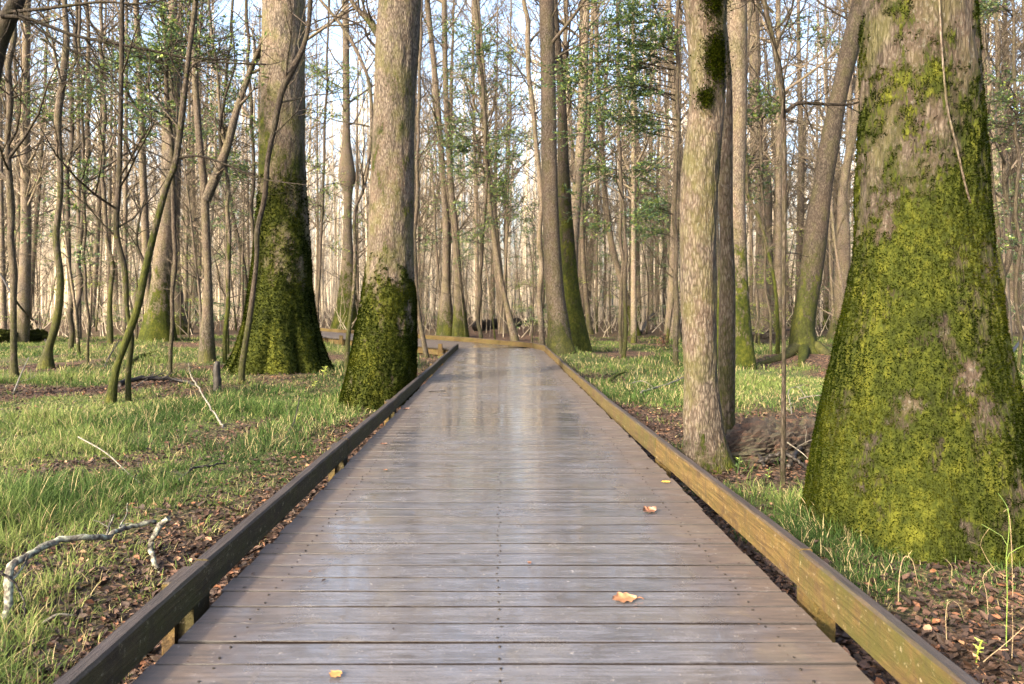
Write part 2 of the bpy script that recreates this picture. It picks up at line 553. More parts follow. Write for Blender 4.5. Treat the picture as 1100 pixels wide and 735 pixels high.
    bc = N(nt, "ShaderNodeBump"); bc.inputs["Distance"].default_value = .002; bc.inputs["Strength"].default_value = .25
    L(math_(nt, 'ADD', mid, math_(nt, 'MULTIPLY', spots, .12)), bc.inputs["Height"]); L(bc.outputs[0], b.inputs["Coat Normal"])
    b.inputs["Specular IOR Level"].default_value = .75
    h = math_(nt, 'ADD', math_(nt, 'MULTIPLY', grain, .7), math_(nt, 'MULTIPLY', spots, .5))
    bn = N(nt, "ShaderNodeBump"); bn.inputs["Distance"].default_value = .0045
    L(h, bn.inputs["Height"])
    L(math_(nt, 'MULTIPLY_ADD', N_sep(nt, pud), -.35, .5), bn.inputs["Strength"])
    L(bn.outputs[0], b.inputs["Normal"])
    return m


def kerb_material():
    """object colour: r = golden .. grey, g = algae"""
    m, nt, b = nodes("kerb_wood")
    L = nt.links.new
    vec, tc = mapping(nt, (26, 1.3, 26))
    vec1, _ = mapping(nt, (1, 1, 1))
    grain = noise(nt, vec, 2.0, 6, .7, .5)
    pt = noise(nt, vec1, 5, 6, .75, .4)
    sp = noise(nt, vec1, 30, 4, .75)
    oi = N(nt, "ShaderNodeObjectInfo")
    sep = N(nt, "ShaderNodeSeparateColor"); L(oi.outputs["Color"], sep.inputs[0])
    gold = ramp(nt, grain, [(.32, (.030, .016, .005)), (.5, (.088, .050, .013)), (.7, (.165, .105, .034))])
    grey = ramp(nt, grain, [(.25, (.009, .007, .005)), (.55, (.026, .020, .014)), (.8, (.060, .046, .032))])
    side = mixc(nt, sep.outputs[0], grey, gold)
    algae = mixc(nt, math_(nt, 'MULTIPLY', ramp(nt, pt, [(.38, (0, 0, 0)), (.60, (1, 1, 1))]), sep.outputs[1]), side, (.036, .034, .006))
    algae = mixc(nt, ramp(nt, sp, [(.60, (0, 0, 0)), (.72, (.7, .7, .7))]), algae, (.26, .22, .15))
    algae = mixc(nt, ramp(nt, pt, [(.34, (.8, .8, .8)), (.47, (0, 0, 0))]), algae, (.022, .015, .008))
    drip = noise(nt, mapping(nt, (1, 9, 1.2))[0], 2.2, 4, .7)
    algae = mixc(nt, ramp(nt, drip, [(.30, (.75, .75, .75)), (.46, (0, 0, 0))]), algae, (.030, .022, .010))
    # weathered grey upper face
    ge = N(nt, "ShaderNodeNewGeometry"); sn = N(nt, "ShaderNodeSeparateXYZ"); L(ge.outputs["True Normal"], sn.inputs[0])
    top = ramp(nt, math_(nt, 'ABSOLUTE', sn.outputs[2]), [(.55, (0, 0, 0)), (.8, (1, 1, 1))])
    topc = ramp(nt, grain, [(.25, (.012, .010, .010)), (.6, (.036, .030, .031)), (.85, (.075, .066, .066))])
    col = mixc(nt, math_(nt, 'MULTIPLY', top, .9), algae, topc)
    L(col, b.inputs["Base Color"])
    L(math_(nt, 'MULTIPLY_ADD', top, -.3, .85), b.inputs["Roughness"]); b.inputs["Specular IOR Level"].default_value = .22
    bump(nt, b, math_(nt, 'ADD', grain, math_(nt, 'MULTIPLY', sp, .4)), .9, .012)
    return m


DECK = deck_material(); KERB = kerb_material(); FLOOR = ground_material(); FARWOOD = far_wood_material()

# ------------------------------------------------------------------ ground
def build_ground():
    n = 520
    u = np.linspace(-1, 1, n)
    gx = np.sinh(u * 4.6) / math.sinh(4.6) * 420
    v = np.linspace(-.55, 1, n)
    gy = 5 + np.sinh(v * 4.6) / math.sinh(4.6) * 600
    X, Y = np.meshgrid(gx, gy)
    Z = ground_z(X, Y)
    G = grass_cover(X, Y)
    i = np.arange(n - 1)
    I, J = np.meshgrid(i, i)
    a = (J * n + I)
    q = np.stack([a, a + 1, a + n + 1, a + n], -1).reshape(-1, 4)
    mb = MB()
    mb.add(np.stack([X, Y, Z], -1).reshape(-1, 3), q, a=G.ravel())
    o = mb.build("ground", FLOOR, attr="grass")
    tag(o, "forest floor of mud, leaf litter and low grass on both sides of the boardwalk", "ground", kind="structure")
build_ground()

# ------------------------------------------------------------------ boardwalk
def build_boardwalk():
    root = empty("boardwalk", (0, 0, 0))
    tag(root, "wet grey plank boardwalk with low timber kerbs running away and bending left", "boardwalk")
    r = random.Random(3)
    mb = MB()
    pitch, wd, th = .155, .1445, .038
    y = -2.6
    while y < 20.75:
        e0, e1 = r.uniform(-.012, .012), r.uniform(-.012, .012)
        z0, z1 = r.uniform(-.002, .002), r.uniform(-.002, .002)
        sk = r.uniform(-.0015, .0015)
        # plank as a strip of cross-cuts so it can cup and wander a little
        nseg = 9
        xs = np.linspace(-HALF + .02 + e0, HALF + .02 + e1, nseg)
        tone = r.random()
        prof = [(-wd / 2, -th), (-wd / 2, -.003), (-wd / 2 + .0006, -.0006), (-wd / 2 + .009, 0), (0, -.0015 * r.random()), (wd / 2 - .009, 0), (wd / 2 - .0015, -.0004), (wd / 2, -.003), (wd / 2, -th)]
        V = []
        for k, x in enumerate(xs):
            t = k / (nseg - 1)
            zz = z0 * (1 - t) + z1 * t
            yy = y + sk * (k - 4) + r.uniform(-.0007, .0007)
            for (dy, dz) in prof: V.append((x, yy + dy, zz + dz))
        m = len(prof); q = []
        for k in range(nseg - 1):
            for j in range(m - 1):
                q.append((k * m + j, (k + 1) * m + j, (k + 1) * m + j + 1, k * m + j + 1))
            q.append((k * m + m - 1, (k + 1) * m + m - 1, (k + 1) * m, k * m))
        t3 = []
        for k in (0, nseg - 1):
            for j in range(1, m - 1):
                t3.append((k * m, k * m + j, k * m + j + 1))
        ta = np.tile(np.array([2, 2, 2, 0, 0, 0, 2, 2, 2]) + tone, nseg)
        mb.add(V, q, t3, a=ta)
        y += pitch
    sc_ = MB(); yy_ = -2.6
    while yy_ < 20.75:
        for x in (-.95, 0.0, 1.0):
            for dy in (-.042, .042):
                cx_, cy_ = x + r.uniform(-.012, .012), yy_ + dy + r.uniform(-.006, .006)
                th8 = np.arange(8) * math.pi / 4
                V8 = np.stack([cx_ + .0048 * np.cos(th8), cy_ + .0048 * np.sin(th8), np.full(8, .0032)], 1)
                sc_.add(np.vstack([V8, V8 - (0, 0, .006)]), [(k, (k + 1) % 8, (k + 1) % 8 + 8, k + 8) for k in range(8)] + [(0, 1, 2, 3), (0, 3, 4, 7), (4, 5, 6, 7)])
        yy_ += pitch
    so = sc_.build("deck_screws", DARKWOOD, root, smooth=False); so["kind"] = "stuff"
    # the stretch after the bend
    a, b = BW[1], BW[3]
    d = (BW[2] - BW[1]); L2 = np.linalg.norm(BW[3] - BW[2]) + np.linalg.norm(d); d = d / np.linalg.norm(d)
    nrm = np.array([d[1], -d[0]])
    s = .3
    while s < L2:
        c = BW[1] + d * s
        w2 = HALF
        tone = r.random()
        lo = -w2
        V = []
        for z in (-th - .006, -.006):
            for (u, v_) in ((lo, -wd / 2), (w2, -wd / 2), (w2, wd / 2), (lo, wd / 2)):
                p = c + nrm * u + d * v_
                V.append((p[0], p[1], z))
        mb.add(V, [(0, 3, 2, 1), (4, 5, 6, 7), (0, 1, 5, 4), (1, 2, 6, 5), (2, 3, 7, 6), (3, 0, 4, 7)], a=tone)
        s += pitch
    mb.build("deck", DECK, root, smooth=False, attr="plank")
    # joists
    for x in (-.95, 0.0, 1.0):
        j = MB(); box(j, x - .04, x + .04, -2.6, 20.7, -.19, -.041)
        o = j.build("joist", KERB, root, smooth=False); o.color = (.25, .6, 0, 1)
    for off in (-1.05, 0, 1.05):
        j = MB(); A = BW[1] + nrm * off + d * .4; B = BW[1] + nrm * off + d * (L2 - .2)
        V = []
        for z in (-.24, -.047):
            for p in (A + nrm * .05, B + nrm * .05, B - nrm * .05, A - nrm * .05): V.append((p[0], p[1], z))
        j.add(V, [(0, 3, 2, 1), (4, 5, 6, 7), (0, 1, 5, 4), (1, 2, 6, 5), (2, 3, 7, 6), (3, 0, 4, 7)])
        o = j.build("joist", KERB, root, smooth=False); o.color = (.5, .5, 0, 1)

    def rail(P0, P1, zt0, zt1, zb0, zb1, th_, col, label=None):
        """one kerb board between two plan points, inner face first; slightly rounded, worn edges"""
        m_ = MB(); P0 = np.array(P0, float); P1 = np.array(P1, float)
        dd = P1 - P0; Ln = np.linalg.norm(dd); dd /= Ln
        nn = np.array([dd[1], -dd[0]]) * th_      # outward is given by the sign of th_
        n = max(4, int(Ln / .12))
        V = []
        rr = random.Random(int(abs(P0[1]) * 97 + abs(P0[0]) * 13))
        for k in range(n):
            t = k / (n - 1); p = P0 + dd * Ln * t
            zt = zt0 + (zt1 - zt0) * t + rr.uniform(-.0015, .0015); zb = zb0 + (zb1 - zb0) * t
            c = .008 + rr.uniform(0, .003)
            cn = nn / abs(th_)
            for (f, z) in ((0, zb), (0, zt - c), (c, zt), (abs(th_) - c, zt), (abs(th_), zt - c), (abs(th_), zb)):
                g = p + cn * f
                V.append((g[0], g[1], z))
        q = []; t3 = []
        for k in range(n - 1):
            for j in range(6):
                j2 = (j + 1) % 6
                q.append((k * 6 + j, k * 6 + j2, (k + 1) * 6 + j2, (k + 1) * 6 + j))
        for k in (0, n - 1):
            for j in range(1, 5): t3.append((k * 6, k * 6 + j, k * 6 + j + 1))
        m_.add(V, q, t3)
        o = m_.build("kerb_rail", KERB, root, smooth=False); o.color = col
        if label: o["label"] = label
        return o

    # right kerb (inner face at x ~ 1.27), left kerb (inner face x ~ -1.23)
    ys = [-2.5, .3, 3.07, 5.9, 8.7, 11.5, 14.3, 17.1, 19.4]
    ztr = [.165, .165, .175, .135, .115, .11, .115, .13, .15]
    xr = [1.27, 1.27, 1.272, 1.272, 1.25, 1.235, 1.225, 1.215, 1.21]
    colr = [(.6, .9, 0, 1), (.6, .9, 0, 1), (.72, .5, 0, 1), (.5, .8, 0, 1), (.5, .7, 0, 1), (.5, .75, 0, 1), (.7, .7, 0, 1), (.8, .5, 0, 1)]
    for k in range(len(ys) - 1):
        rail((xr[k], ys[k] + .002), (xr[k + 1] + (-.004 if k % 2 else .003), ys[k + 1] - .002), ztr[k], ztr[k + 1] - .004, ztr[k] - .165, ztr[k + 1] - .165, .055, colr[k],
             "algae stained kerb board nearest on the right" if k == 1 else ("clean orange tan kerb board on the right" if k == 2 else None))
    ztl = [.10, .105, .13, .125, .115, .115, .12, .13, .14]
    xl = [-1.225, -1.225, -1.225, -1.225, -1.215, -1.20, -1.19, -1.17, -1.15]
    ysl = ys[:-1] + [20.6]
    for k in range(len(ysl) - 1):
        rail((xl[k], ysl[k] + .002), (xl[k + 1] + (.004 if k % 2 else -.003), ysl[k + 1] - .002), ztl[k], ztl[k + 1] - .004, ztl[k] - .135, ztl[k + 1] - .135, -.065, (.12 + .1 * (k % 2), .6, 0, 1),
             "dark weathered kerb board nearest on the left" if k == 1 else None)
    # outer kerb around the bend
    far = [(1.21, 19.4), (.95, 20.9)]
    pts = [np.array(p) for p in far]
    for s in (3.4, 6.2, 9.0, 11.8, 14.6, 17.6, 20.6): pts.append(BW[1] + nrm * 1.22 + d * s)
    for k in range(len(pts) - 1):
        rail(pts[k] + .0, pts[k + 1], .15, .15, .0, .0, .06, (.6, .7, 0, 1))
    # posts
    def post(x0, x1, y0, y1, z0, z1, col=(.8, .7, 0, 1)):
        m_ = MB(); box(m_, x0, x1, y0, y1, z0, z1, .006)
        o = m_.build("post", KERB, root, smooth=False); o.color = col
    for k, yy in enumerate(ys[1:-1]):
        post(xr[k + 1] + .006, xr[k + 1] + .095, yy - .12, yy + .045, GZ - .25, ztr[k + 1] - .170)
        post(-1.232 - .085, -1.232 - .0, yy - .14, yy + .02, GZ - .25, ztl[k + 1] - .141, (.05, .5, 0, 1))
        post(-1.232 - .115, -1.232 - .064, yy - .17, yy + .02, GZ - .25, ztl[k + 1] - .035, (.7, .6, 0, 1))
    for s in (1.2, 3.2, 5.8, 8.4, 11.2, 14, 17):
        for off, zt in ((-1.25, .12), (1.32, .10)):
            p = BW[1] + nrm * off + d * s
            post(p[0] - .06, p[0] + .06, p[1] - .06, p[1] + .06, GZ - .4, zt, (.65, .6, 0, 1))
    return root
build_boardwalk()

# ------------------------------------------------------------------ trees
def trunk_mesh(P, rad, sides=12, rows=40, seed=0, butt=None, ridge=0.0, hero=False, moss=None):
    """tapering trunk with uneven rings; P in coordinates local to the tree's base"""
    P = np.asarray(P, float); rad = np.asarray(rad, float)
    C = catmull(np.column_stack([P, rad]), rows)
    # even spacing in height is good enough
    c, rr = C[:, :3], np.maximum(C[:, 3], .004)
    th = np.arange(sides) * 2 * math.pi / sides
    Z = c[:, 2][:, None] * np.ones(sides)[None, :]
    A = np.ones(rows)[:, None] * th[None, :]
    k = np.ones_like(A)
    R0 = rr[:, None]
    k = k + .10 * (fbm(np.cos(A) * 1.3 + seed, np.sin(A) * 1.3 + seed * 3.1, Z * (.35 / max(.15, rad.max())) * .5, 3) - .5) * 2
    if butt:
        nb, amp, hh = butt
        ph = seed * 1.7
        lob = np.abs(np.cos((A * nb + ph + .5 * np.sin(A * 2 + ph)) / 2)) ** .8 - .55
        k = k + amp * lob * np.exp(-np.maximum(Z, 0) / hh)
    Rr = R0 * k
    if ridge:
        circ = R0 * 1.0
        n1 = fbm(np.cos(A) * R0 * 22 + seed, np.sin(A) * R0 * 22, Z * 5.0, 4)
        n2 = vnoise(np.cos(A) * R0 * 60, np.sin(A) * R0 * 60, Z * 14 + seed)
        Rr = Rr + ridge * (n1 - .5) * 2 + ridge * .4 * (n2 - .5)
    X = c[:, 0][:, None] + Rr * np.cos(A); Y = c[:, 1][:, None] + Rr * np.sin(A)
    V = np.stack([X, Y, Z], -1)
    at_ = None
    M = None
    if moss is not None:
        M = moss(X, Y, Z, A)
        V[..., 0] += np.cos(A) * .012 * np.clip(M, 0, 1); V[..., 1] += np.sin(A) * .012 * np.clip(M, 0, 1)
    i = np.arange(rows - 1)[:, None] * sides; j = np.arange(sides)[None, :]; k2 = (np.arange(sides) + 1)[None, :] % sides
    q = np.stack([i + j, i + k2, i + sides + k2, i + sides + j], -1).reshape(-1, 4)
    mb = MB(); mb.add(V.reshape(-1, 3), q, a=None if M is None else M.ravel())
    return mb, V, M, A


def rdir(r, d, ang):
    """unit vector at angle ang from d in a random direction"""
    d = d / np.linalg.norm(d)
    o = np.cross(d, (r.gauss(0, 1), r.gauss(0, 1), r.gauss(0, 1)))
    o /= np.linalg.norm(o) + 1e-9
    return d * math.cos(ang) + o * math.sin(ang)


def limb(mb, r, p, d, L, rad, level, twig=3, curl=.25, up=.15, minr=.004):
    n = 5 if level else 4
    P = [np.array(p, float)]
    d = d / np.linalg.norm(d)
    for i in range(n - 1):
        d = d + np.array([r.gauss(0, curl), r.gauss(0, curl), r.gauss(0, curl) + up]) * .6
        d /= np.linalg.norm(d)
        P.append(P[-1] + d * L / (n - 1))
    rr = np.linspace(rad, max(minr, rad * .3), n)
    tube(mb, P, rr, 5 if rad > .03 else 3, a=None)
    if level > 0:
        k = twig + (1 if level > 1 else 0)
        for j in range(k):
            t = r.uniform(.25, .98) * (n - 1)
            i = min(int(t), n - 2); f = t - i
            q = P[i] * (1 - f) + P[i + 1] * f
            dd = rdir(r, P[i + 1] - P[i], R(r.uniform(25, 65)))
            limb(mb, r, q, dd, L * r.uniform(.35, .62), max(minr, rad * r.uniform(.4, .6)), level - 1, twig, curl, up, minr * .8)


def crown_on(P, rad, z0, n, L, seed, level=2, twig=3, rk=.3, ang=(35, 75), up=.15, minr=.004):
    """bare branches leaving the trunk between height z0 and its tip"""
    r = random.Random(seed)
    P = np.asarray(P, float); rad = np.asarray(rad, float)
    C = catmull(np.column_stack([P, rad]), 60)
    zz = C[:, 2]
    mb = MB()
    z1 = zz.max()
    for i in range(n):
        z = z0 + (z1 - z0) * r.random() ** .9
        k = int(np.argmin(np.abs(zz - z))); k = min(max(k, 1), 58)
        base = C[k, :3]; rb = C[k, 3]
        a = r.uniform(0, 2 * math.pi); e = R(90 - r.uniform(*ang))
        d = np.array([math.cos(a) * math.cos(e), math.sin(a) * math.cos(e), math.sin(e)])
        ll = L * r.uniform(.5, 1.15) * (1.15 - .6 * (z - z0) / (z1 - z0 + .01))
        limb(mb, r, base, d, ll, max(minr * 1.5, min(rb * .6, rk * ll * .05)), level, twig, .22, up, minr)
    if not mb.v: tube(mb, [C[58, :3], C[59, :3] + (0, 0, .3)], .01, 3)
    return mb


def leaf_faces(mb, C, D, Nn, L, W, tone):
    """folded lance leaves; C base, D direction, Nn side vector"""
    n = len(C)
    up = np.cross(D, Nn)
    L = np.broadcast_to(L, (n,))[:, None]; W = np.broadcast_to(W, (n,))[:, None]
    a = C; m1 = C + D * L * .45 + Nn * W * .5 + up * W * .15; m2 = C + D * L * .45 - Nn * W * .5 + up * W * .15; e = C + D * L - up * L * .08
    V = np.stack([a, m1, e, m2], 1).reshape(-1, 3)
    q = np.arange(n * 4).reshape(n, 4)
    mb.add(V, q, a=np.repeat(tone, 4))


def leafy_bough(mw, ml, p0, p1, seed, side=.55, ntw=14, nl=9, size=.05, rad=.01, tone=(0, .7), droop=.1, flat=.25):
    r = random.Random(seed); g = np.random.default_rng(seed)
    p0 = np.array(p0, float); p1 = np.array(p1, float)
    L = np.linalg.norm(p1 - p0)
    mid = (p0 + p1) / 2 + np.array([r.gauss(0, .04), r.gauss(0, .04), droop]) * L
    P = catmull([p0, mid, p1], 9)
    tube(mw, P, np.linspace(rad, rad * .3, 9), 5)
    ax = (p1 - p0) / L
    for i in range(ntw):
        t = r.uniform(.25, 1.0) * 8; k = min(int(t), 7); f = t - k
        b = P[k] * (1 - f) + P[k + 1] * f
        d = rdir(r, ax, R(r.uniform(20, 75))); d[2] = d[2] * flat + r.gauss(0, .08); d /= np.linalg.norm(d)
        ll = side * r.uniform(.4, 1.1)
        Q = catmull([b, b + d * ll * .5 + np.array([0, 0, .02]), b + d * ll + np.array([0, 0, -.03])], 5)
        tube(mw, Q, np.linspace(rad * .35, rad * .12, 5), 3)
        tt = g.uniform(.2, 1.02, nl) * 4
        kk = np.minimum(tt.astype(int), 3); ff = (tt - kk)[:, None]
        base = Q[kk] * (1 - ff) + Q[kk + 1] * ff
        D = d[None, :] * .6 + g.normal(0, .55, (nl, 3)); D[:, 2] *= .5
        D /= np.linalg.norm(D, axis=1)[:, None]
        Nn = np.cross(D, np.array([0, 0, 1.0]) + g.normal(0, .35, (nl, 3))); Nn /= np.linalg.norm(Nn, axis=1)[:, None]
        s = size * g.uniform(.6, 1.2, nl)
        leaf_faces(ml, base, D, Nn, s, s * .5, g.uniform(tone[0], tone[1], nl))


def px_tree(name, label, cat, rows, D, moss=(0, 0), tint=.5, sides=14, nrows=40, H=None, butt=None, crown=None, seed=1, extra=None, group=None, zbase=None, mat=None, lean_y=0.0):
    """rows: (py, x_left, x_right) from top to base on the photo, at distance D"""
    rows = sorted(rows, key=lambda q: q[0])
    pts = []
    for (py, xl, xr) in rows:
        pts.append((wx((xl + xr) / 2, D), D, wz(py, D), (xr - xl) / 2 / F * D * (.74 if xr - xl < 14 else 1)))
    pts = np.array(pts)[::-1]      # from base up
    if pts[:, 3].max() < .16:
        # small stems never run quite straight
        gj = np.random.default_rng(seed); P2 = [pts[0]]
        for a_, b_ in zip(pts[:-1], pts[1:]):
            m_ = max(1, int((b_[2] - a_[2]) / .55))
            for f_ in np.linspace(0, 1, m_ + 1)[1:]:
                q_ = a_ * (1 - f_) + b_ * f_
                if f_ < 1: q_[0] += gj.normal(0, .55) * q_[3]; q_[1] += gj.normal(0, .9) * q_[3]
                q_[3] *= gj.uniform(.9, 1.1)
                P2.append(q_)
        pts = np.array(P2); nrows = max(nrows, 90)
    gz = float(ground_z(np.array([pts[0, 0]]), np.array([D]))[0]) if zbase is None else zbase
    origin = np.array([pts[0, 0], D, gz])
    base = pts[0].copy(); base[2] = gz - .15
    pts = pts[pts[:, 2] > gz + .03]
    base[3] = max(base[3], pts[0, 3] * 1.03)
    pts = np.vstack([base, pts])
    # continue above the frame
    top = pts[-1]; H = H or (12 + D * .25)
    if gz + H > top[2] + .5:
        k = min(len(pts) - 1, 3)
        sl = (top[:3] - pts[-1 - k, :3]); sl = sl / max(sl[2], .1)
        sl[:2] = np.clip(sl[:2], -.35, .35)
        for f in (.3, .65, 1.0):
            dz = (gz + H - top[2]) * f
            pts = np.vstack([pts, [top[0] + sl[0] * dz * (1 - .4 * f), top[1] + lean_y * dz, top[2] + dz, top[3] * (1 - .78 * f)]])
    L = pts.copy(); L[:, :3] -= origin
    root = empty(name, tuple(origin))
    tag(root, label, cat, group)
    mb, V, M, A = trunk_mesh(L[:, :3], L[:, 3], sides, nrows, seed, butt)
    t = mb.build("trunk", mat or BARK, root)
    t.color = (max(.001, moss[0] / 10), moss[1], tint, 1)
    if crown is not None:
        z0, n, LL = crown[:3]; kw = crown[3] if len(crown) > 3 else {}
        c = crown_on(L[:, :3], L[:, 3], z0, n, LL, seed, **kw).build("crown", mat or BARK, root)
        c.color = (.001, 0, tint, 1)
    return root, L, origin


def moss_tufts(root, V, M, A, n, size, seed, zmax):
    """short moss shoots growing out of the mossy bark"""
    g = np.random.default_rng(seed)
    rows, sides = A.shape
    zrow = V[:, 0, 2]
    wgt = np.gradient(zrow) * np.linalg.norm(V[:, 0, :2] - V[:, sides // 2, :2], axis=1)
    wgt[(zrow > zmax) | (zrow < -.1)] = 0
    wgt = np.clip(wgt, 0, None); wgt /= wgt.sum()
    ri = g.choice(rows, n * 2, p=wgt); si = g.integers(0, sides, n * 2)
    m = M[ri, si]
    fine = vnoise(V[ri, si, 0] * 30, V[ri, si, 1] * 30, V[ri, si, 2] * 30)
    keep = (m + fine * .9 - .45) > .47
    ri, si = ri[keep][:n], si[keep][:n]
    k = len(ri)
    p = V[ri, si] + g.normal(0, .004, (k, 3))
    p2 = V[np.minimum(ri + 1, rows - 1), (si + 1) % sides]
    f = g.random(k)[:, None]; p = p * (1 - f) + p2 * f
    a = A[ri, si]
    nrm = np.stack([np.cos(a), np.sin(a), np.full(k, .15)], 1) + g.normal(0, .5, (k, 3))
    nrm /= np.linalg.norm(nrm, axis=1)[:, None]
    side = np.cross(nrm, g.normal(0, 1, (k, 3))); side /= np.linalg.norm(side, axis=1)[:, None]
    L = size * g.uniform(.5, 1.3, k)[:, None]
    V3 = np.stack([p - side * L * .28 - nrm * .003, p + side * L * .28 - nrm * .003, p + nrm * L + side * L * .1], 1).reshape(-1, 3)
    big = fbm(p[:, 0] * 3, p[:, 1] * 3, p[:, 2] * 3, 3)
    tone = np.clip((big - .5) * 2.2 + .33 + g.normal(0, .22, k), 0, 1)
    mb = MB(); mb.add(V3, t=np.arange(k * 3).reshape(k, 3), a=np.repeat(tone, 3))
    mb.build("moss", MOSS, root, smooth=False, attr="tone")


def hero_tree(name, label, rows, D, H, sides, nrows, butt, seed, mossf, tufts, tuft_size, zmax, tint, ridge=.008, crown=(6, 26, 3.0)):
    rows = sorted(rows, key=lambda q: -q[0])
    pts = np.array([(wx((a + b) / 2, D), D, wz(py, D), (b - a) / 2 / F * D) for (py, a, b) in rows])
    gz = pts[0, 2]
    origin = np.array([pts[0, 0], D, gz])
    pts = np.vstack([[pts[0, 0], D, gz - .25, pts[0, 3] * 1.06], pts])
    top = pts[-1]
    sl = (pts[-1, :3] - pts[-3, :3]); sl = sl / sl[2]
    zs = pts[:, 2]
    vis = np.concatenate([np.linspace(gz - .25, top[2], nrows)])
    L = pts.copy(); L[:, :3] -= origin
    # visible part, dense, interpolated smoothly in height
    zq = vis - origin[2]
    cx = np.interp(zq, L[:, 2], L[:, 0]); rq = np.interp(zq, L[:, 2], L[:, 3])
    ker = np.hanning(max(5, nrows // 12)); ker /= ker.sum(); pad = len(ker) // 2
    sm = lambda u: np.convolve(np.concatenate([2 * u[0] - u[pad:0:-1], u, 2 * u[-1] - u[-2:-2 - pad:-1]]), ker, 'valid')[:len(u)]
    cx, rq = sm(cx), sm(rq)
    up = []
    for f in np.linspace(.04, 1, 14):
        dz = (H - zq[-1]) * f
        up.append((cx[-1] + sl[0] * dz * .5, zq[-1] + dz, rq[-1] * (1 - .8 * f)))
    P = np.column_stack([np.concatenate([cx, [u[0] for u in up]]), np.zeros(nrows + 14), np.concatenate([zq, [u[1] for u in up]])])
    rr = np.concatenate([rq, [u[2] for u in up]])
    root = empty(name, tuple(origin))
    tag(root, label, "tree")
    mb, V, M, A = trunk_mesh_raw(P, rr, sides, seed, butt, ridge, mossf)
    t = mb.build("trunk", BARK_HERO, root, attr="moss")
    t.color = (.001, 0, tint, 1)
    if tufts: moss_tufts(root, V, M, A, tufts, tuft_size, seed, zmax)
    c = crown_on(P, rr, crown[0], crown[1], crown[2], seed, level=2).build("crown", BARK, root)
    c.color = (.001, 0, tint, 1)
    return root, P, rr


def trunk_mesh_raw(P, rr, sides, seed, butt, ridge, mossf):
    rows = len(P)
    th = np.arange(sides) * 2 * math.pi / sides
    A = np.ones(rows)[:, None] * th[None, :]
    Z = P[:, 2][:, None] * np.ones(sides)[None, :]
    R0 = rr[:, None]
    k = 1 + .07 * (fbm(np.cos(A) * 1.6 + seed, np.sin(A) * 1.6 + seed, Z * .8, 3) - .5) * 2
    if butt:
        nb, amp, hh = butt
        ph = seed * 1.7
        wob = .9 * (vnoise(np.cos(A) * 2, np.sin(A) * 2, Z * .9 + seed) - .5)
        lob = 1 - np.abs(np.sin((A * nb + ph + .7 * np.sin(A * 2 + ph)) / 2 + wob)) ** .7
        k = k + amp * (.45 - lob) * np.exp(-np.maximum(Z, 0) / hh)
    n1 = fbm(np.cos(A) * R0 * 16 + seed, np.sin(A) * R0 * 16, Z * 3.2, 4)
    n2 = vnoise(np.cos(A) * R0 * 70, np.sin(A) * R0 * 70, Z * 18 + seed)
    Rr = R0 * k + ridge * (n1 - .5) * 2.4 + ridge * .45 * (n2 - .5)
    M = mossf(np.cos(A) * R0, np.sin(A) * R0, Z, A)
    Rr = Rr + .012 * np.clip(M, 0, 1) * (.6 + .8 * n2)
    V = np.stack([P[:, 0][:, None] + Rr * np.cos(A), P[:, 1][:, None] + Rr * np.sin(A), Z], -1)
    i = np.arange(rows - 1)[:, None] * sides; j = np.arange(sides)[None, :]; k2 = (np.arange(sides) + 1)[None, :] % sides
    q = np.stack([i + j, i + k2, i + sides + k2, i + sides + j], -1).reshape(-1, 4)
    mb = MB(); mb.add(V.reshape(-1, 3), q, a=M.ravel())
    return mb, V, M, A


def moss_A(x, y, z, a):
    n = fbm(x * 2.6, y * 2.6, z * 1.5, 4); n2 = fbm(x * 9, y * 9, z * 4.5, 3)
    bare = np.exp(-(((x + .02) / .07) ** 2 + ((z - 1.2) / .22) ** 2)) * (y < 0) * .6
    return np.clip(.88 - .10 * np.maximum(z - .4, 0) - .16 * np.maximum(z - 1.6, 0) + (n - .5) * .7 + (n2 - .5) * 1.5 - bare * .0, 0, 1)


def moss_B(x, y, z, a):
    n = fbm(x * 2.5 + 3, y * 2.5, z * 1.6, 4); n2 = fbm(x * 8, y * 8, z * 4, 3)
    return np.clip(1.05 - np.clip((z - 1.2) * .62, 0, .88) + (n - .5) * 1.3 + (n2 - .5) * 1.5 - .08 * np.maximum(z - 2, 0), 0, 1)


def moss_C(x, y, z, a):
    n = fbm(x * 1.8 + 9, y * 1.8, z * .9, 4); n2 = fbm(x * 6, y * 6, z * 3, 3)
    left = np.clip(-x * 1.2, -.3, .4)
    return np.clip(1.25 - .24 * np.maximum(z - 1.0, 0) + (n - .5) * 1.3 + (n2 - .5) * 1.0 + left * .4, 0, 1)


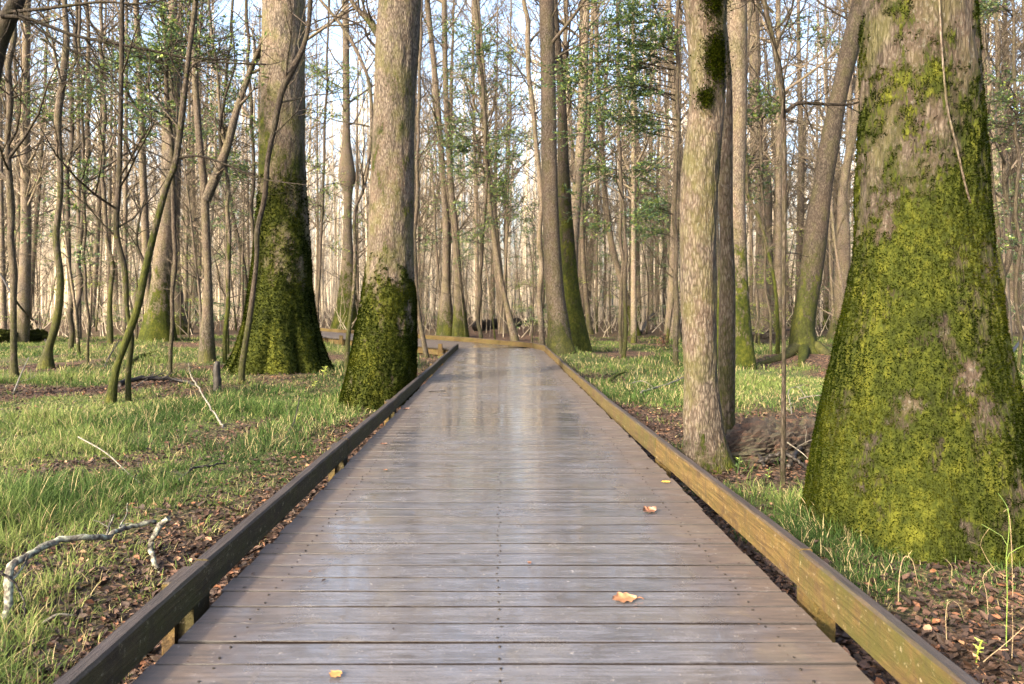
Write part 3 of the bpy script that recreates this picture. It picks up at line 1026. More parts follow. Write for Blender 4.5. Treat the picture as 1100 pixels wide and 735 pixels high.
hero_tree("mossy_tree", "giant tree at right edge, its swollen base thick with bright green moss", 
          [(612, 868, 1122), (590, 866, 1116), (560, 873, 1104), (500, 884, 1092), (450, 893, 1083), (400, 903, 1073), (350, 913, 1064), (300, 921, 1056), (250, 926, 1051), (200, 928, 1047), (100, 931, 1044), (0, 933, 1040)],
          4.75, 15, 300, 330, (7, .22, .32), 3, moss_A, 190000, .013, 4.2, .40, .014, (5.5, 22, 3.0))
hero_tree("mossy_tree", "thick straight tree standing against the left kerb, mossy up to a sharp line",
          [(452, 361, 444), (430, 367, 445), (400, 375, 446), (350, 384, 446), (300, 392, 445), (270, 395, 444), (200, 398, 444), (100, 403, 446), (50, 404, 450), (0, 406, 453)],
          11.3, 19, 200, 240, (6, .10, .45), 5, moss_B, 70000, .024, 2.6, .60, .010, (7, 24, 3.2))
hero_tree("mossy_tree", "huge left tree with flared fluted base covered in deep green moss, crooked sapling before it",
          [(404, 246, 352), (380, 256, 345), (350, 263, 339), (300, 271, 333), (250, 276, 331), (200, 279, 328), (150, 280, 327), (100, 281, 327), (0, 283, 327)],
          15.4, 21, 180, 220, (8, .28, .8), 8, moss_C, 60000, .034, 4.2, .62, .016, (9, 26, 4.0))

NOTW = dict(level=1, twig=3)
B2 = dict(level=2, twig=3)
# label, rows(py,xl,xr), D, moss(h,amt), tint, extras
def moss_E(x, y, z, a):
    n = fbm(x * 3 + 5, y * 3, z * 1.1, 4); n2 = fbm(x * 12, y * 12, z * 6, 3)
    return np.clip(-.05 + .5 * np.exp(-np.maximum(z, 0) / .25) + (n - .5) * 1.2 + (n2 - .5) * 1.3 + .22 * np.sin(a * 1.0 + .9), 0, 1)


hero_tree("bare_tree", "stout tree by right kerb, buff ridged bark with a moss tuft high up",
          [(507, 733, 792), (495, 735, 786), (480, 736, 780), (450, 735, 775), (400, 735, 770), (350, 733, 769), (300, 731, 769), (250, 731, 768), (200, 732, 770), (150, 737, 774), (100, 742, 778), (50, 739, 779), (0, 735, 779)],
          6.45, 13, 170, 300, (5, .12, .2), 11, moss_E, 6000, .012, 4, .46, .012, (5, 16, 2.2))
px_tree("slim_tree", "slim greyish trunk right behind the stout buff tree by right kerb", "tree",
        [(492, 771, 791), (450, 772, 790), (400, 772, 789), (300, 773, 790), (250, 773, 788), (200, 772, 787), (100, 779, 788), (50, 776, 784), (0, 773, 780)],
        7.0, (1.6, .6), .3, 16, 60, H=9, crown=(2.8, 8, 1.0, NOTW), seed=12)
px_tree("mossy_tree", "pale topped tree with vivid green base behind the slim greyish trunk", "tree",
        [(396, 762, 812), (385, 766, 810), (350, 768, 806), (300, 771, 803), (250, 776, 801), (200, 785, 800), (150, 786, 801), (100, 785, 802), (0, 781, 802)],
        16.6, (4.2, 1), .85, 20, 70, H=20, butt=(5, .15, .7), crown=(7, 20, 3.2, B2), seed=13)
px_tree("sapling", "thin dark brown sapling standing left of the giant mossy tree at right", "sapling",
        [(523, 837, 845), (450, 838, 845), (400, 839, 845), (300, 839, 845), (200, 839, 846), (120, 838, 845), (100, 836, 842), (50, 828, 835), (0, 817, 824)],
        5.85, (.3, .3), .12, 12, 60, H=5.2, crown=(2.6, 6, .9, NOTW), seed=14)
px_tree("leaning_tree", "dark tree leaning right, one mossy flank and spreading roots, behind the sapling", "tree",
        [(386, 842, 890), (375, 847, 880), (350, 850, 874), (300, 859, 882), (250, 865, 889), (200, 874, 894), (150, 882, 902), (100, 893, 910), (50, 904, 923), (0, 916, 933)],
        18.6, (3.2, .8), .14, 20, 70, H=15, butt=(5, .22, .5), crown=(7, 20, 3.0, B2), seed=15)
px_tree("bare_tree", "straight grey brown tree just outside the kerb where the boardwalk bends", "tree",
        [(388, 584, 622), (370, 587, 616), (350, 588, 612), (300, 585, 605), (200, 582, 599), (100, 581, 597), (0, 579, 595)],
        21.3, (1.6, .75), .42, 20, 70, H=21, butt=(5, .12, .6), crown=(8, 22, 3.2, B2), seed=16)
px_tree("mossy_tree", "green mossy tree tilting right, directly behind the grey brown tree at the bend", "tree",
        [(384, 608, 638), (350, 609, 630), (300, 604, 621), (200, 599, 613), (100, 597, 609), (0, 590, 600)],
        22.6, (7.5, .92), .22, 18, 60, H=20, butt=(5, .15, .6), crown=(8, 20, 3.0, B2), seed=17)
px_tree("slim_tree", "slender tan trunk standing behind the far kerb at the bend, leaning left upward", "tree",
        [(370, 578, 587), (300, 577, 585), (200, 577, 584), (150, 572, 579), (100, 567, 574), (0, 559, 566)],
        23.5, (.8, .4), .72, 10, 40, H=17, crown=(6, 16, 2.6, B2), seed=18)
px_tree("bare_tree", "left of a far pair of trees with mossy feet beyond the bend", "tree",
        [(361, 468, 489), (340, 470, 487), (300, 473, 485), (250, 474, 485), (200, 472, 481), (100, 465, 473), (0, 455, 463)],
        34, (2.0, .9), .62, 14, 50, H=24, butt=(5, .2, .7), crown=(8, 24, 3.6, B2), seed=19)
px_tree("bare_tree", "right of a far pair of trees with mossy feet beyond the bend", "tree",
        [(361, 486, 505), (340, 487, 502), (300, 486, 498), (250, 484, 494), (200, 480, 489), (100, 475, 483), (0, 473, 481)],
        33.5, (2.4, .9), .62, 14, 50, H=24, butt=(5, .2, .7), crown=(8, 24, 3.6, B2), seed=20)
px_tree("slim_tree", "smooth pale slanting trunk rising from behind the far kerb", "tree",
        [(363, 546, 559), (330, 540, 549), (300, 534, 542), (250, 526, 534), (200, 521, 528), (100, 517, 524), (0, 510, 516)],
        31, (.6, .3), .92, 10, 50, H=20, crown=(6, 22, 3.0, B2), seed=21)
px_tree("mossy_tree", "tree with a knobbly bulge high on the trunk, seen between the two big left trees", "tree",
        [(352, 356, 386), (330, 361, 384), (300, 365, 382), (250, 367, 380), (210, 367, 380), (192, 364, 382), (175, 365, 380), (150, 366, 378), (100, 367, 377), (0, 366, 376)],
        44, (6, 1), .66, 16, 80, H=28, butt=(5, .2, 1.0), crown=(12, 24, 4.0, B2), seed=22)
px_tree("sapling", "thin crooked sapling rising in front of the huge left tree's fluted base", "sapling",
        [(412, 254, 264), (391, 256, 265), (336, 265, 273), (282, 272, 279), (213, 280, 288), (170, 284, 292), (131, 292, 300), (100, 298, 307), (74, 309, 320), (50, 322, 330), (27, 328, 335), (0, 330, 337)],
        13.2, (2.0, .6), .32, 12, 70, H=8, crown=(3.6, 12, 1.6, NOTW), seed=23)
px_tree("mossy_tree", "far left tree with cone shaped moss base, trunk leaning right", "tree",
        [(370, 149, 189), (360, 151, 187), (330, 158, 184), (300, 163, 182), (250, 168, 187), (200, 173, 192), (100, 177, 193), (0, 180, 192)],
        26.5, (3.6, 1), .75, 18, 60, H=23, butt=(6, .2, .8), crown=(8, 24, 3.6, B2), seed=24)
px_tree("bare_tree", "grey flared trunk right behind the cone based mossy tree at left", "tree",
        [(353, 176, 204), (330, 179, 199), (300, 179, 194), (250, 182, 194), (200, 185, 195), (100, 188, 197), (0, 191, 198)],
        38, (1.6, .9), .45, 14, 50, H=26, butt=(5, .2, 1.0), crown=(10, 22, 3.8, B2), seed=25)
px_tree("bare_tree", "forking tan trunk left of the huge tree with the fluted base", "tree",
        [(390, 213, 234), (375, 214, 231), (300, 218, 229), (250, 216, 227), (205, 214, 225), (150, 209, 219), (100, 206, 215), (50, 205, 213), (0, 206, 213)],
        18.6, (1.2, .6), .55, 14, 60, H=15, crown=(5, 18, 2.4, B2), seed=26)
px_tree("curved_tree", "snaking trunk lit bright yellow green on one side, at far left", "tree",
        [(394, 41, 58), (375, 46, 58), (345, 55, 66), (303, 60, 70), (255, 56, 65), (200, 61, 69), (131, 57, 67), (90, 62, 72), (41, 67, 76), (0, 66, 73)],
        16.9, (6, .75), .62, 14, 80, H=13, crown=(4, 16, 2.2, B2), seed=27)
px_tree("slim_tree", "upright reddish brown trunk nearest the left edge of the view", "tree",
        [(406, 8, 24), (395, 10, 20), (323, 10, 19), (260, 7, 16), (200, 6, 15), (153, 4, 12), (109, 7, 15), (0, 8, 16)],
        14.5, (2, .6), .3, 12, 60, H=10, crown=(3.5, 12, 2.0, B2), seed=28)
px_tree("leaning_tree", "mossy leaning trunk forming the right arm of a V at left", "tree",
        [(432, 110, 124), (399, 119, 130), (364, 131, 142), (331, 142, 153), (293, 150, 161), (249, 161, 171), (200, 174, 184), (175, 184, 193), (123, 191, 200), (65, 198, 206), (0, 207, 214)],
        10.9, (5.5, .85), .18, 14, 80, H=9, crown=(2.2, 15, 1.7, B2), seed=29)
px_tree("slim_tree", "thin dark trunk forming the upright arm of a V at left", "tree",
        [(430, 134, 142), (400, 134, 142), (364, 137, 145), (331, 133, 140), (290, 130, 138), (249, 121, 129), (200, 124, 131), (100, 127, 133), (0, 128, 134)],
        11.1, (3.5, .7), .15, 12, 80, H=9, crown=(2.0, 15, 1.5, B2), seed=30)
px_tree("slim_tree", "smooth upright mossy pole, left of the cone based tree", "tree",
        [(371, 114, 123), (320, 115, 122), (268, 114, 120), (200, 108, 114), (100, 108, 114), (0, 106, 111)],
        26, (6, .8), .7, 10, 40, H=17, crown=(6, 14, 2.6, B2), seed=31)
px_tree("slim_tree", "dark narrow trunk just right of the snaking yellow green trunk", "tree",
        [(376, 71, 79), (300, 72, 78), (200, 69, 75), (100, 74, 80), (0, 80, 85)],
        23.5, (1.2, .5), .2, 10, 40, H=15, crown=(5, 14, 2.2, B2), seed=32)
px_tree("slim_tree", "brown trunk bowing slightly left, in front of the cone based tree's left side", "tree",
        [(364, 77, 84), (300, 83, 90), (268, 82, 88), (200, 88, 94), (100, 92, 98), (0, 90, 95)],
        28, (1, .3), .45, 10, 40, H=18, crown=(5, 14, 2.6, B2), seed=33)
px_tree("sapling", "thin yellow mossy sapling just left of the huge fluted tree", "sapling",
        [(388, 238, 245), (300, 242, 248), (200, 243, 248), (100, 232, 237), (0, 222, 226)],
        18.8, (5, .95), .6, 10, 40, H=11, crown=(4, 12, 1.8, B2), seed=34)
px_tree("sapling", "dark wavy sapling bulging right beside the huge fluted tree", "sapling",
        [(350, 259, 264), (310, 262, 267), (268, 256, 261), (227, 247, 252), (190, 243, 247), (120, 238, 242), (0, 248, 252)],
        30, (1, .4), .12, 8, 60, H=15, crown=(5, 12, 2.2, B2), seed=35)
px_tree("sapling", "slender yellow green sapling hugging the left side of the kerbside tree", "sapling",
        [(408, 369, 377), (336, 374, 380), (271, 379, 384), (227, 379, 384), (200, 389, 394), (150, 396, 401), (104, 396, 401), (76, 390, 395), (35, 369, 375), (0, 341, 347)],
        14.2, (4, .8), .5, 10, 70, H=7.6, crown=(3, 12, 1.4, NOTW), seed=36)
px_tree("sapling", "straight thin tan pole between kerbside tree and bend, base by the side walkway", "sapling",
        [(386, 455, 464), (350, 449, 455), (300, 444, 450), (250, 443, 448), (150, 447, 452), (0, 450, 455)],
        20.2, (.6, .3), .5, 8, 40, H=11, crown=(4, 12, 1.8, B2), seed=37)
px_tree("sapling", "thin upright mossy sapling on the grass right of the bend", "sapling",
        [(385, 665, 673), (360, 669, 675), (300, 668, 674), (250, 669, 673), (200, 666, 670), (120, 663, 667), (0, 661, 664)],
        20.5, (3, .7), .35, 10, 40, H=12, crown=(4, 12, 2.0, B2), seed=38)
px_tree("bare_tree", "rosy tan trunk seen just left of the stout buff tree", "tree",
        [(367, 710, 734), (350, 714, 731), (300, 716, 729), (200, 721, 732), (100, 724, 733), (0, 726, 733)],
        30.5, (.8, .4), .75, 14, 50, H=22, butt=(5, .15, .6), crown=(8, 22, 3.2, B2), seed=39)
px_tree("slim_tree", "tan trunk with greenish streaks, first to the right of the tilting mossy tree", "tree",
        [(359, 630, 641), (340, 628, 636), (280, 623, 630), (200, 621, 628), (100, 620, 627), (0, 622, 628)],
        37, (1.5, .6), .68, 10, 40, H=22, crown=(8, 20, 3.0, B2), seed=40)
px_tree("bare_tree", "leaning trunk with dark mossy foot on the grass beyond the bend, right", "tree",
        [(360, 673, 690), (345, 674, 686), (300, 662, 672), (260, 652, 661), (200, 645, 653), (100, 640, 646), (0, 636, 642)],
        36, (2.4, .95), .6, 12, 50, H=22, butt=(5, .2, .5), crown=(8, 20, 3.0, B2), seed=41)
px_tree("slim_tree", "left of two close dark mossy stems at the right edge", "tree",
        [(395, 1070, 1080), (350, 1072, 1082), (300, 1072, 1082), (249, 1067, 1076), (200, 1061, 1069), (100, 1055, 1061), (0, 1050, 1055)],
        17.2, (5, .8), .25, 12, 50, H=11, crown=(4, 14, 2.0, B2), seed=42)
px_tree("slim_tree", "right of two close tan stems at the right edge", "tree",
        [(392, 1072, 1080), (331, 1074, 1084), (255, 1079, 1087), (200, 1076, 1084), (100, 1072, 1078), (0, 1064, 1069)],
        17.6, (1, .4), .6, 12, 50, H=11, crown=(4, 14, 2.0, B2), seed=43)
px_tree("sapling", "thin curved yellow green sapling between the sapling and the leaning tree, right", "sapling",
        [(383, 832, 839), (340, 832, 838), (301, 829, 834), (260, 820, 825), (230, 811, 816), (208, 800, 806), (150, 797, 802), (60, 801, 805), (0, 806, 810)],
        19, (6, .95), .5, 10, 60, H=11, crown=(4, 10, 1.6, NOTW), seed=44)
px_tree("bare_tree", "wide grey flared trunk seen between leaning tree and giant tree", "tree",
        [(366, 886, 922), (350, 892, 917), (320, 896, 914), (250, 899, 913), (200, 900, 912), (100, 917, 929), (0, 922, 932)],
        31, (1.6, .7), .5, 16, 50, H=24, butt=(5, .2, .7), crown=(9, 22, 3.4, B2), seed=45)
px_tree("bare_tree", "broad sunlit reddish trunk behind the thin curved sapling, right", "tree",
        [(352, 809, 834), (300, 811, 831), (250, 812, 829), (200, 811, 828), (130, 806, 820), (60, 803, 815), (0, 800, 811)],
        42, (.5, .2), .88, 14, 50, H=26, crown=(10, 22, 3.6, B2), seed=46)

# ------------------------------------------------------------------ boughs reaching in and evergreen understory
def px_bough(root, name, pts, D, r0, seed, twigs=10, L=.6, col=(.001, 0, .08, 1), label=None, mat=None):
    """a branch of the tree `root` following points (px, py[, dD])"""
    P = np.array([at(p[0], p[1], D + (p[2] if len(p) > 2 else 0)) for p in pts])
    P = P - np.array(root.location)
    C = catmull(P, 28)
    n = len(C)
    mb = MB(); tube(mb, C, np.linspace(r0, r0 * .3, n), 7)
    r = random.Random(seed)
    for i in range(twigs):
        k = r.randint(3, n - 3)
        d = rdir(r, C[k + 1] - C[k], R(r.uniform(25, 60)))
        limb(mb, r, C[k], d, L * r.uniform(.5, 1.2), r0 * .35, 1, 3, .25, .05, .0025)
    o = mb.build(name, mat or BARK, root); o.color = col
    if label: o["label"] = label
    return o


by = {o["label"]: o for o in bpy.data.objects if o.parent is None and "label" in o}
sap = by["thin dark brown sapling standing left of the giant mossy tree at right"]
px_bough(sap, "branch", [(844, 120), (858, 111), (885, 112), (912, 112), (930, 107), (948, 98, .4)], 5.85, .017, 1, 6, .35)
px_bough(sap, "branch", [(834, 52), (838, 40), (848, 18), (856, -12)], 5.85, .014, 2, 5, .3)
px_bough(sap, "branch", [(831, 14), (824, 6), (818, -10), (806, -20)], 5.85, .012, 3, 3, .3)
px_bough(sap, "branch", [(843, 272), (852, 272), (862, 273, .3)], 5.85, .006, 4, 2, .15)
v_r = by["mossy leaning trunk forming the right arm of a V at left"]
px_bough(v_r, "branch", [(156, 285), (147, 262), (150, 235), (155, 215, .3)], 10.9, .03, 5, 6, .6)
px_bough(v_r, "branch", [(188, 170), (215, 168), (246, 178), (280, 192), (330, 199, -.4)], 10.9, .022, 6, 10, .7)
px_bough(v_r, "branch", [(196, 118), (186, 104), (184, 90), (176, 82)], 10.9, .02, 7, 6, .5)
px_bough(v_r, "branch", [(200, 80), (214, 66), (245, 64), (285, 70)], 10.9, .016, 8, 8, .6)
v_l = by["thin dark trunk forming the upright arm of a V at left"]
px_bough(v_l, "branch", [(130, 172), (150, 174), (170, 184), (192, 205)], 11.1, .014, 9, 5, .4)
px_bough(v_l, "branch", [(131, 145), (150, 158), (172, 168), (184, 176)], 11.1, .02, 10, 4, .4)
px_bough(v_l, "branch", [(136, 260), (118, 250), (98, 252), (80, 262)], 11.1, .012, 11, 6, .5)
fk = by["forking tan trunk left of the huge tree with the fluted base"]
px_bough(fk, "limb", [(221, 215), (232, 190), (245, 155), (254, 120), (268, 79), (281, 46, -.5), (294, 5, -.8)], 18.6, .14, 12, 10, 1.0, col=(.1, .5, .5, 1))
px_bough(fk, "branch", [(240, 170), (236, 140), (243, 100), (252, 70), (249, 20)], 18.6, .05, 13, 8, 1.0)
ht = by["leaning trunk with dark mossy foot on the grass beyond the bend, right"]
kt = by["thick straight tree standing against the left kerb, mossy up to a sharp line"]
px_bough(kt, "branch", [(407, 38), (396, 22), (384, 10), (372, -6)], 11.3, .07, 15, 6, .8, col=(.8, .9, .3, 1))
px_bough(kt, "branch", [(408, 55), (396, 42), (388, 28), (360, 18), (338, 24)], 11.3, .025, 16, 8, .6)
st_ = by["stout tree by right kerb, buff ridged bark with a moss tuft high up"]
br = by["upright reddish brown trunk nearest the left edge of the view"]
px_bough(br, "branch", [(14, 105), (32, 98), (60, 92), (88, 88)], 14.4, .022, 17, 7, .6)
px_bough(br, "branch", [(13, 98), (24, 82), (42, 66), (58, 62)], 14.4, .018, 18, 6, .5)
lt = by["dark tree leaning right, one mossy flank and spreading roots, behind the sapling"]
px_bough(lt, "root", [(876, 372), (888, 381, -.3), (902, 388, -.6), (914, 392, -1)], 18.4, .17, 31, 0, col=(.3, .6, .25, 1))
px_bough(lt, "root", [(855, 374), (843, 383, -.4), (828, 388, -.8), (806, 394, -1.1)], 18.4, .16, 32, 0, col=(.3, .6, .15, 1))
px_bough(lt, "root", [(864, 374), (862, 386, -.9), (858, 396, -1.6)], 18.4, .16, 33, 0, col=(.3, .9, .15, 1))
# moss pads on the stout tree
def moss_pad(root, px, py, D, w, h, n, seed, tilt=0):
    g = np.random.default_rng(seed)
    c = at(px, py, D) - np.array(root.location)
    u = g.normal(0, 1, (n, 3)) * np.array([w, .02, h]) * .5
    p = c + u; p[:, 1] = c[1] - np.sqrt(np.clip(.17 ** 2 - (p[:, 0] - (wx(757, D) - root.location[0])) ** 2, .0, 1)) - .002 + g.normal(0, .006, n)
    nrm = g.normal(0, .6, (n, 3)) + np.array([0, -1, .2]); nrm /= np.linalg.norm(nrm, axis=1)[:, None]
    sd_ = np.cross(nrm, g.normal(0, 1, (n, 3))); sd_ /= np.linalg.norm(sd_, axis=1)[:, None]
    L = .02 * g.uniform(.5, 1.4, n)[:, None]
    mb = MB(); mb.add(np.stack([p - sd_ * L * .3, p + sd_ * L * .3, p + nrm * L + (0, 0, -.01)], 1).reshape(-1, 3), t=np.arange(n * 3).reshape(n, 3), a=np.repeat(np.clip(g.normal(.5, .2, n), 0, 1), 3))
    mb.build("moss", MOSS, root, smooth=False, attr="tone")
moss_pad(st_, 766, 66, 6.45, .13, .22, 5000, 1)
moss_pad(st_, 764, 8, 6.45, .13, .16, 3500, 2)
moss_pad(st_, 752, 110, 6.45, .08, .10, 1000, 3)
# rooty vine climbing the giant tree
gt = by["giant tree at right edge, its swollen base thick with bright green moss"]
vm = MB()
vp = np.array([at(*p) for p in [(1006, -60, 4.42), (1009, 0, 4.40), (1011, 40, 4.38), (1014, 80, 4.37), (1018, 118, 4.35), (1027, 155, 4.34), (1036, 195, 4.35), (1046, 232, 4.45), (1050, 262, 4.9)]]) - np.array(gt.location)
tube(vm, catmull(vp, 30), .006, 7)
v_ = vm.build("vine", BARK, gt); v_.color = (.001, 0, .8, 1)

# a tree just outside the left border whose long bough crosses the upper left corner
et = px_tree("bare_tree", "dark tree at the left border whose long bough crosses the upper left corner", "tree",
             [(440, -32, -10), (300, -28, -12), (150, -22, -8), (60, -12, 4), (20, 0, 18), (0, 10, 26)], 11.6, (1.5, .5), .12, 14, 60, H=8, crown=(3.5, 10, 1.4, B2), seed=60)[0]
px_bough(et, "bough", [(2, 18), (30, 20), (80, 38), (130, 48), (180, 58), (220, 66), (285, 69, -.5)], 11.4, .035, 61, 26, .9)
px_bough(et, "bough", [(0, 24), (14, 12), (40, 30), (70, 50), (100, 66), (120, 90)], 11.5, .03, 62, 14, .8)
px_bough(et, "bough", [(4, 14), (60, 8), (110, 2), (150, 4), (210, -6)], 11.5, .03, 63, 18, .8)


def evergreen(name, label, rows, D, targets, seed, size=.05, H=None, tone=(0, .9), ntw=14, nl=9, side=.55, tint=.3, r0=.012, group=None, droop=.08):
    root, L, org = px_tree(name, label, "tree", rows, D, (1.5, .5), tint, 10, 40, H=H or 9, seed=seed, group=group)
    r = random.Random(seed)
    mw, ml = MB(), MB()
    C = catmull(L[:, :3], 80)
    targets = targets + [(a + r.uniform(-30, 30), b + r.uniform(-25, 25), c + r.uniform(-.4, .4)) for a, b, c in targets[::2]]
    for i, (px, py, dd) in enumerate(targets):
        p1 = at(px, py, D + dd) - org
        z = p1[2] + r.uniform(-.1, .35) * .5 - .1
        k = int(np.argmin(np.abs(C[:, 2] - z))); p0 = C[k]
        leafy_bough(mw, ml, p0, p1, seed * 31 + i, side, int(ntw * 1.35), int(nl * 1.7), size * 1.1, r0, tone, droop, .7)
    o = mw.build("crown", BARK, root); o.color = (.001, 0, .1, 1)
    ml.build("foliage", HOLLY, root, smooth=False, attr="tone")
    return root


rr_ = random.Random(5)
def spots(x0, x1, y0, y1, n, dd=.8):
    return [(rr_.uniform(x0, x1), rr_.uniform(y0, y1), rr_.uniform(-dd, dd)) for _ in range(n)]

evergreen("evergreen_tree", "slender tree with flat sprays of blue green leaves between the bend and the stout tree",
          [(395, 722, 730), (300, 722, 729), (200, 723, 729), (100, 724, 730), (0, 726, 731)], 16.5,
          [(600, 95, -.3), (625, 70, 0), (640, 95, -.6), (612, 60, .3), (650, 60, 0), (655, 110, .4), (660, 30, 0), (680, 15, -.6), (690, 72, .5), (676, 50, 0), (705, 48, -.4), (620, 105, .2),
           (618, 142, .5), (640, 130, .3), (660, 128, -.5), (690, 140, -.2), (598, 78, .2), (700, 28, .2), (640, 8, 0), (690, 95, 0), (625, 85, .5), (690, 230, -.3), (700, 250, .3)], 101, .075, 9.5, ntw=16, nl=10, side=.7)
evergreen("evergreen_tree", "slender tree carrying a band of leafy sprays left of the rosy tan trunk, mid height",
          [(392, 664, 669), (300, 665, 670), (200, 664, 668), (100, 664, 668), (0, 664, 667)], 22,
          [(705, 232, 0), (640, 180, 0), (655, 188, .5), (640, 160, 1), (632, 185, .2), (690, 185, .2), (700, 178, 0), (610, 215, 0), (620, 230, 0), (690, 245, .6), (715, 215, .3), (635, 120, .3), (690, 130, .2), (640, 250, .2)], 102, .085, 11, ntw=13, nl=9, side=.8)
evergreen("evergreen_tree", "leafy holly like tree in the gap left of the bend, small dark green leaves",
          [(378, 512, 519), (300, 512, 518), (200, 520, 525), (120, 518, 523), (40, 512, 517), (0, 508, 513)], 27.5,
          spots(470, 560, 30, 190, 24, 1.2) + spots(455, 520, 120, 260, 12, 1.2) + spots(530, 575, 90, 220, 8, 1), 103, .085, 14, ntw=14, nl=8, side=.75)
evergreen("evergreen_tree", "thin tree with leafy twigs high in the left background, behind the V trunks",
          [(380, 180, 186), (250, 184, 190), (100, 176, 182), (0, 170, 176)], 14.5,
          spots(95, 280, 0, 90, 18, 1.5) + spots(90, 220, 60, 150, 10, 1.5), 104, .085, 9, ntw=12, nl=5, side=.7)
evergreen("evergreen_tree", "thin tree with scattered green sprigs left of the huge fluted tree",
          [(372, 268, 273), (200, 270, 275), (0, 262, 267)], 21,
          spots(200, 285, 60, 200, 14, 1.5) + spots(225, 280, 170, 235, 4, 1), 105, .09, 11, ntw=10, nl=6, side=.7)
evergreen("evergreen_tree", "spindly tree with sparse green sprigs at far left",
          [(392, 92, 96), (200, 88, 92), (0, 84, 88)], 19,
          spots(0, 130, 20, 160, 16, 1.5) + spots(20, 110, 180, 290, 9, 1), 106, .085, 10, ntw=9, nl=5, side=.6)
evergreen("evergreen_tree", "young leafy tree showing between the pale topped tree and the sapling",
          [(385, 826, 830), (200, 816, 820), (0, 812, 816)], 19.5,
          spots(800, 830, 95, 130, 7, .5) + spots(792, 830, 170, 230, 5, .5) + spots(880, 920, 30, 60, 3, .5), 107, .075, 10, ntw=10, nl=7, side=.5)
evergreen("evergreen_tree", "slender tree with glossy sprigs at the right edge above the two close stems",
          [(392, 1092, 1097), (200, 1090, 1095), (0, 1086, 1090)], 15.5,
          spots(1048, 1105, 0, 20, 4, .6) + spots(1050, 1105, 80, 170, 12, .8) + spots(1060, 1110, 230, 270, 3, .6), 108, .06, 9, ntw=9, nl=6, side=.5)
evergreen("evergreen_tree", "small leafy tree between the huge fluted tree and the kerbside tree",
          [(375, 338, 342), (200, 345, 349), (0, 352, 355)], 20,
          spots(325, 400, 60, 130, 10, .8) + spots(330, 400, 150, 270, 6, 1), 109, .06, 11, ntw=10, nl=6, side=.6, tone=(.4, 1))

# ------------------------------------------------------------------ the wood behind: repeated individuals
def proto_tree(seed, H, r0, nb, L, lean, level, twig, z0):
    r = random.Random(seed)
    n = 7
    P = [(0, 0, -.3)]; x = y = 0
    ax, ay = r.gauss(0, lean), r.gauss(0, lean)
    for i in range(1, n):
        z = H * i / (n - 1)
        x += ax * H / n + r.gauss(0, lean * .35) * H / n; y += ay * H / n + r.gauss(0, lean * .35) * H / n
        P.append((x, y, z))
    rad = np.array([r0 * (1.15 if i == 0 else (1 - .8 * i / (n - 1))) for i in range(n)])
    mb, _, _, _ = trunk_mesh(np.array(P), rad, 9, 26, seed, butt=(5, .18, .6) if r0 > .13 else None)
    t = mb.mesh("trunk"); t.materials.append(BARK)
    c = crown_on(P, rad, z0, nb, L, seed, level, twig, minr=.006).mesh("crown"); c.materials.append(BARK)
    return t, c

big = [proto_tree(200 + i, 24 + 3 * (i % 3), .13 + .05 * (i % 4), 44, 3.8, .03 + .03 * (i % 2), 2, 4, 5 + i % 3) for i in range(9)]
thin = [proto_tree(300 + i, 9 + 2.2 * (i % 4), .04 + .014 * (i % 3), 30, 1.8, .11, 2, 3, 1.0) for i in range(9)]

hand = [(o.location.x, o.location.y, .8) for o in bpy.data.objects if o.parent is None and o.get("category") in ("tree", "sapling")]
taken = list(hand)


def free(x, y, d):
    if float(dist_path(np.array(x), np.array(y))) < 2.4: return False
    for (a, b, c) in taken:
        if (x - a) ** 2 + (y - b) ** 2 < d * d: return False
    return True


ZONES = [(-900, 70, "left of the snaking trunk"), (70, 150, "just right of the snaking trunk"), (150, 240, "around the cone based tree"),
         (240, 355, "around the huge fluted tree"), (355, 460, "around the thick kerbside tree"), (460, 545, "left above the walkway bend"),
         (545, 640, "behind the pair at the bend"), (640, 735, "over the far right lawn"), (735, 830, "behind the stout buff tree"),
         (830, 925, "left of the giant tree"), (925, 1060, "behind the giant tree"), (1060, 3000, "right of the giant tree")]


def where(px):
    for a, b, t in ZONES:
        if a <= px < b: return t


def scatter(protos, n, y0, y1, name, label, cat, group, dmin, seed, tint, power=1.0, keep=None):
    r = random.Random(seed); made = 0; tries = 0
    while made < n and tries < n * 60:
        tries += 1
        u = r.random()
        y = math.sqrt(y0 ** 2 + (y1 ** 2 - y0 ** 2) * u ** power)
        x = r.uniform(-.82, .86) * y
        if not free(x, y, dmin): continue
        px = VX + x / y * F
        if keep and not keep(px, y): continue
        taken.append((x, y, .5))
        root = empty(name, (x, y, float(ground_z(np.array([x]), np.array([y]))[0])))
        root.rotation_euler = (0, 0, r.uniform(0, 6.28)); s = r.uniform(.8, 1.2); root.scale = (s, s, r.uniform(.85, 1.15))
        tag(root, label, cat, group)
        t, c = protos[made % len(protos)]
        tn = r.uniform(*tint)
        m = (r.uniform(.05, .35), r.choice([0, .5, .9, .9]))
        root["label"] = "%s %s %s, %s" % ("nearer" if y < y0 + (y1 - y0) * .4 else ("distant" if y < y0 + (y1 - y0) * .72 else "farthest"), "mossy footed" if m[1] > .6 else "moss free", label, where(px))
        for me, nm in ((t, "trunk"), (c, "crown")):
            o = bpy.data.objects.new(nm, me); COL.objects.link(o); o.parent = root
            o.color = (m[0], m[1] if nm == "trunk" else 0, tn, 1)
        made += 1
    return made

def gap(px, y):
    # keep the sight line over the lawn right of the bend and around the heroes open up close
    if y < 27 and (640 < px < 735 or 845 < px < 880): return False
    if y < 24: return px < 250 or px > 1050 or 290 < px < 470
    return True

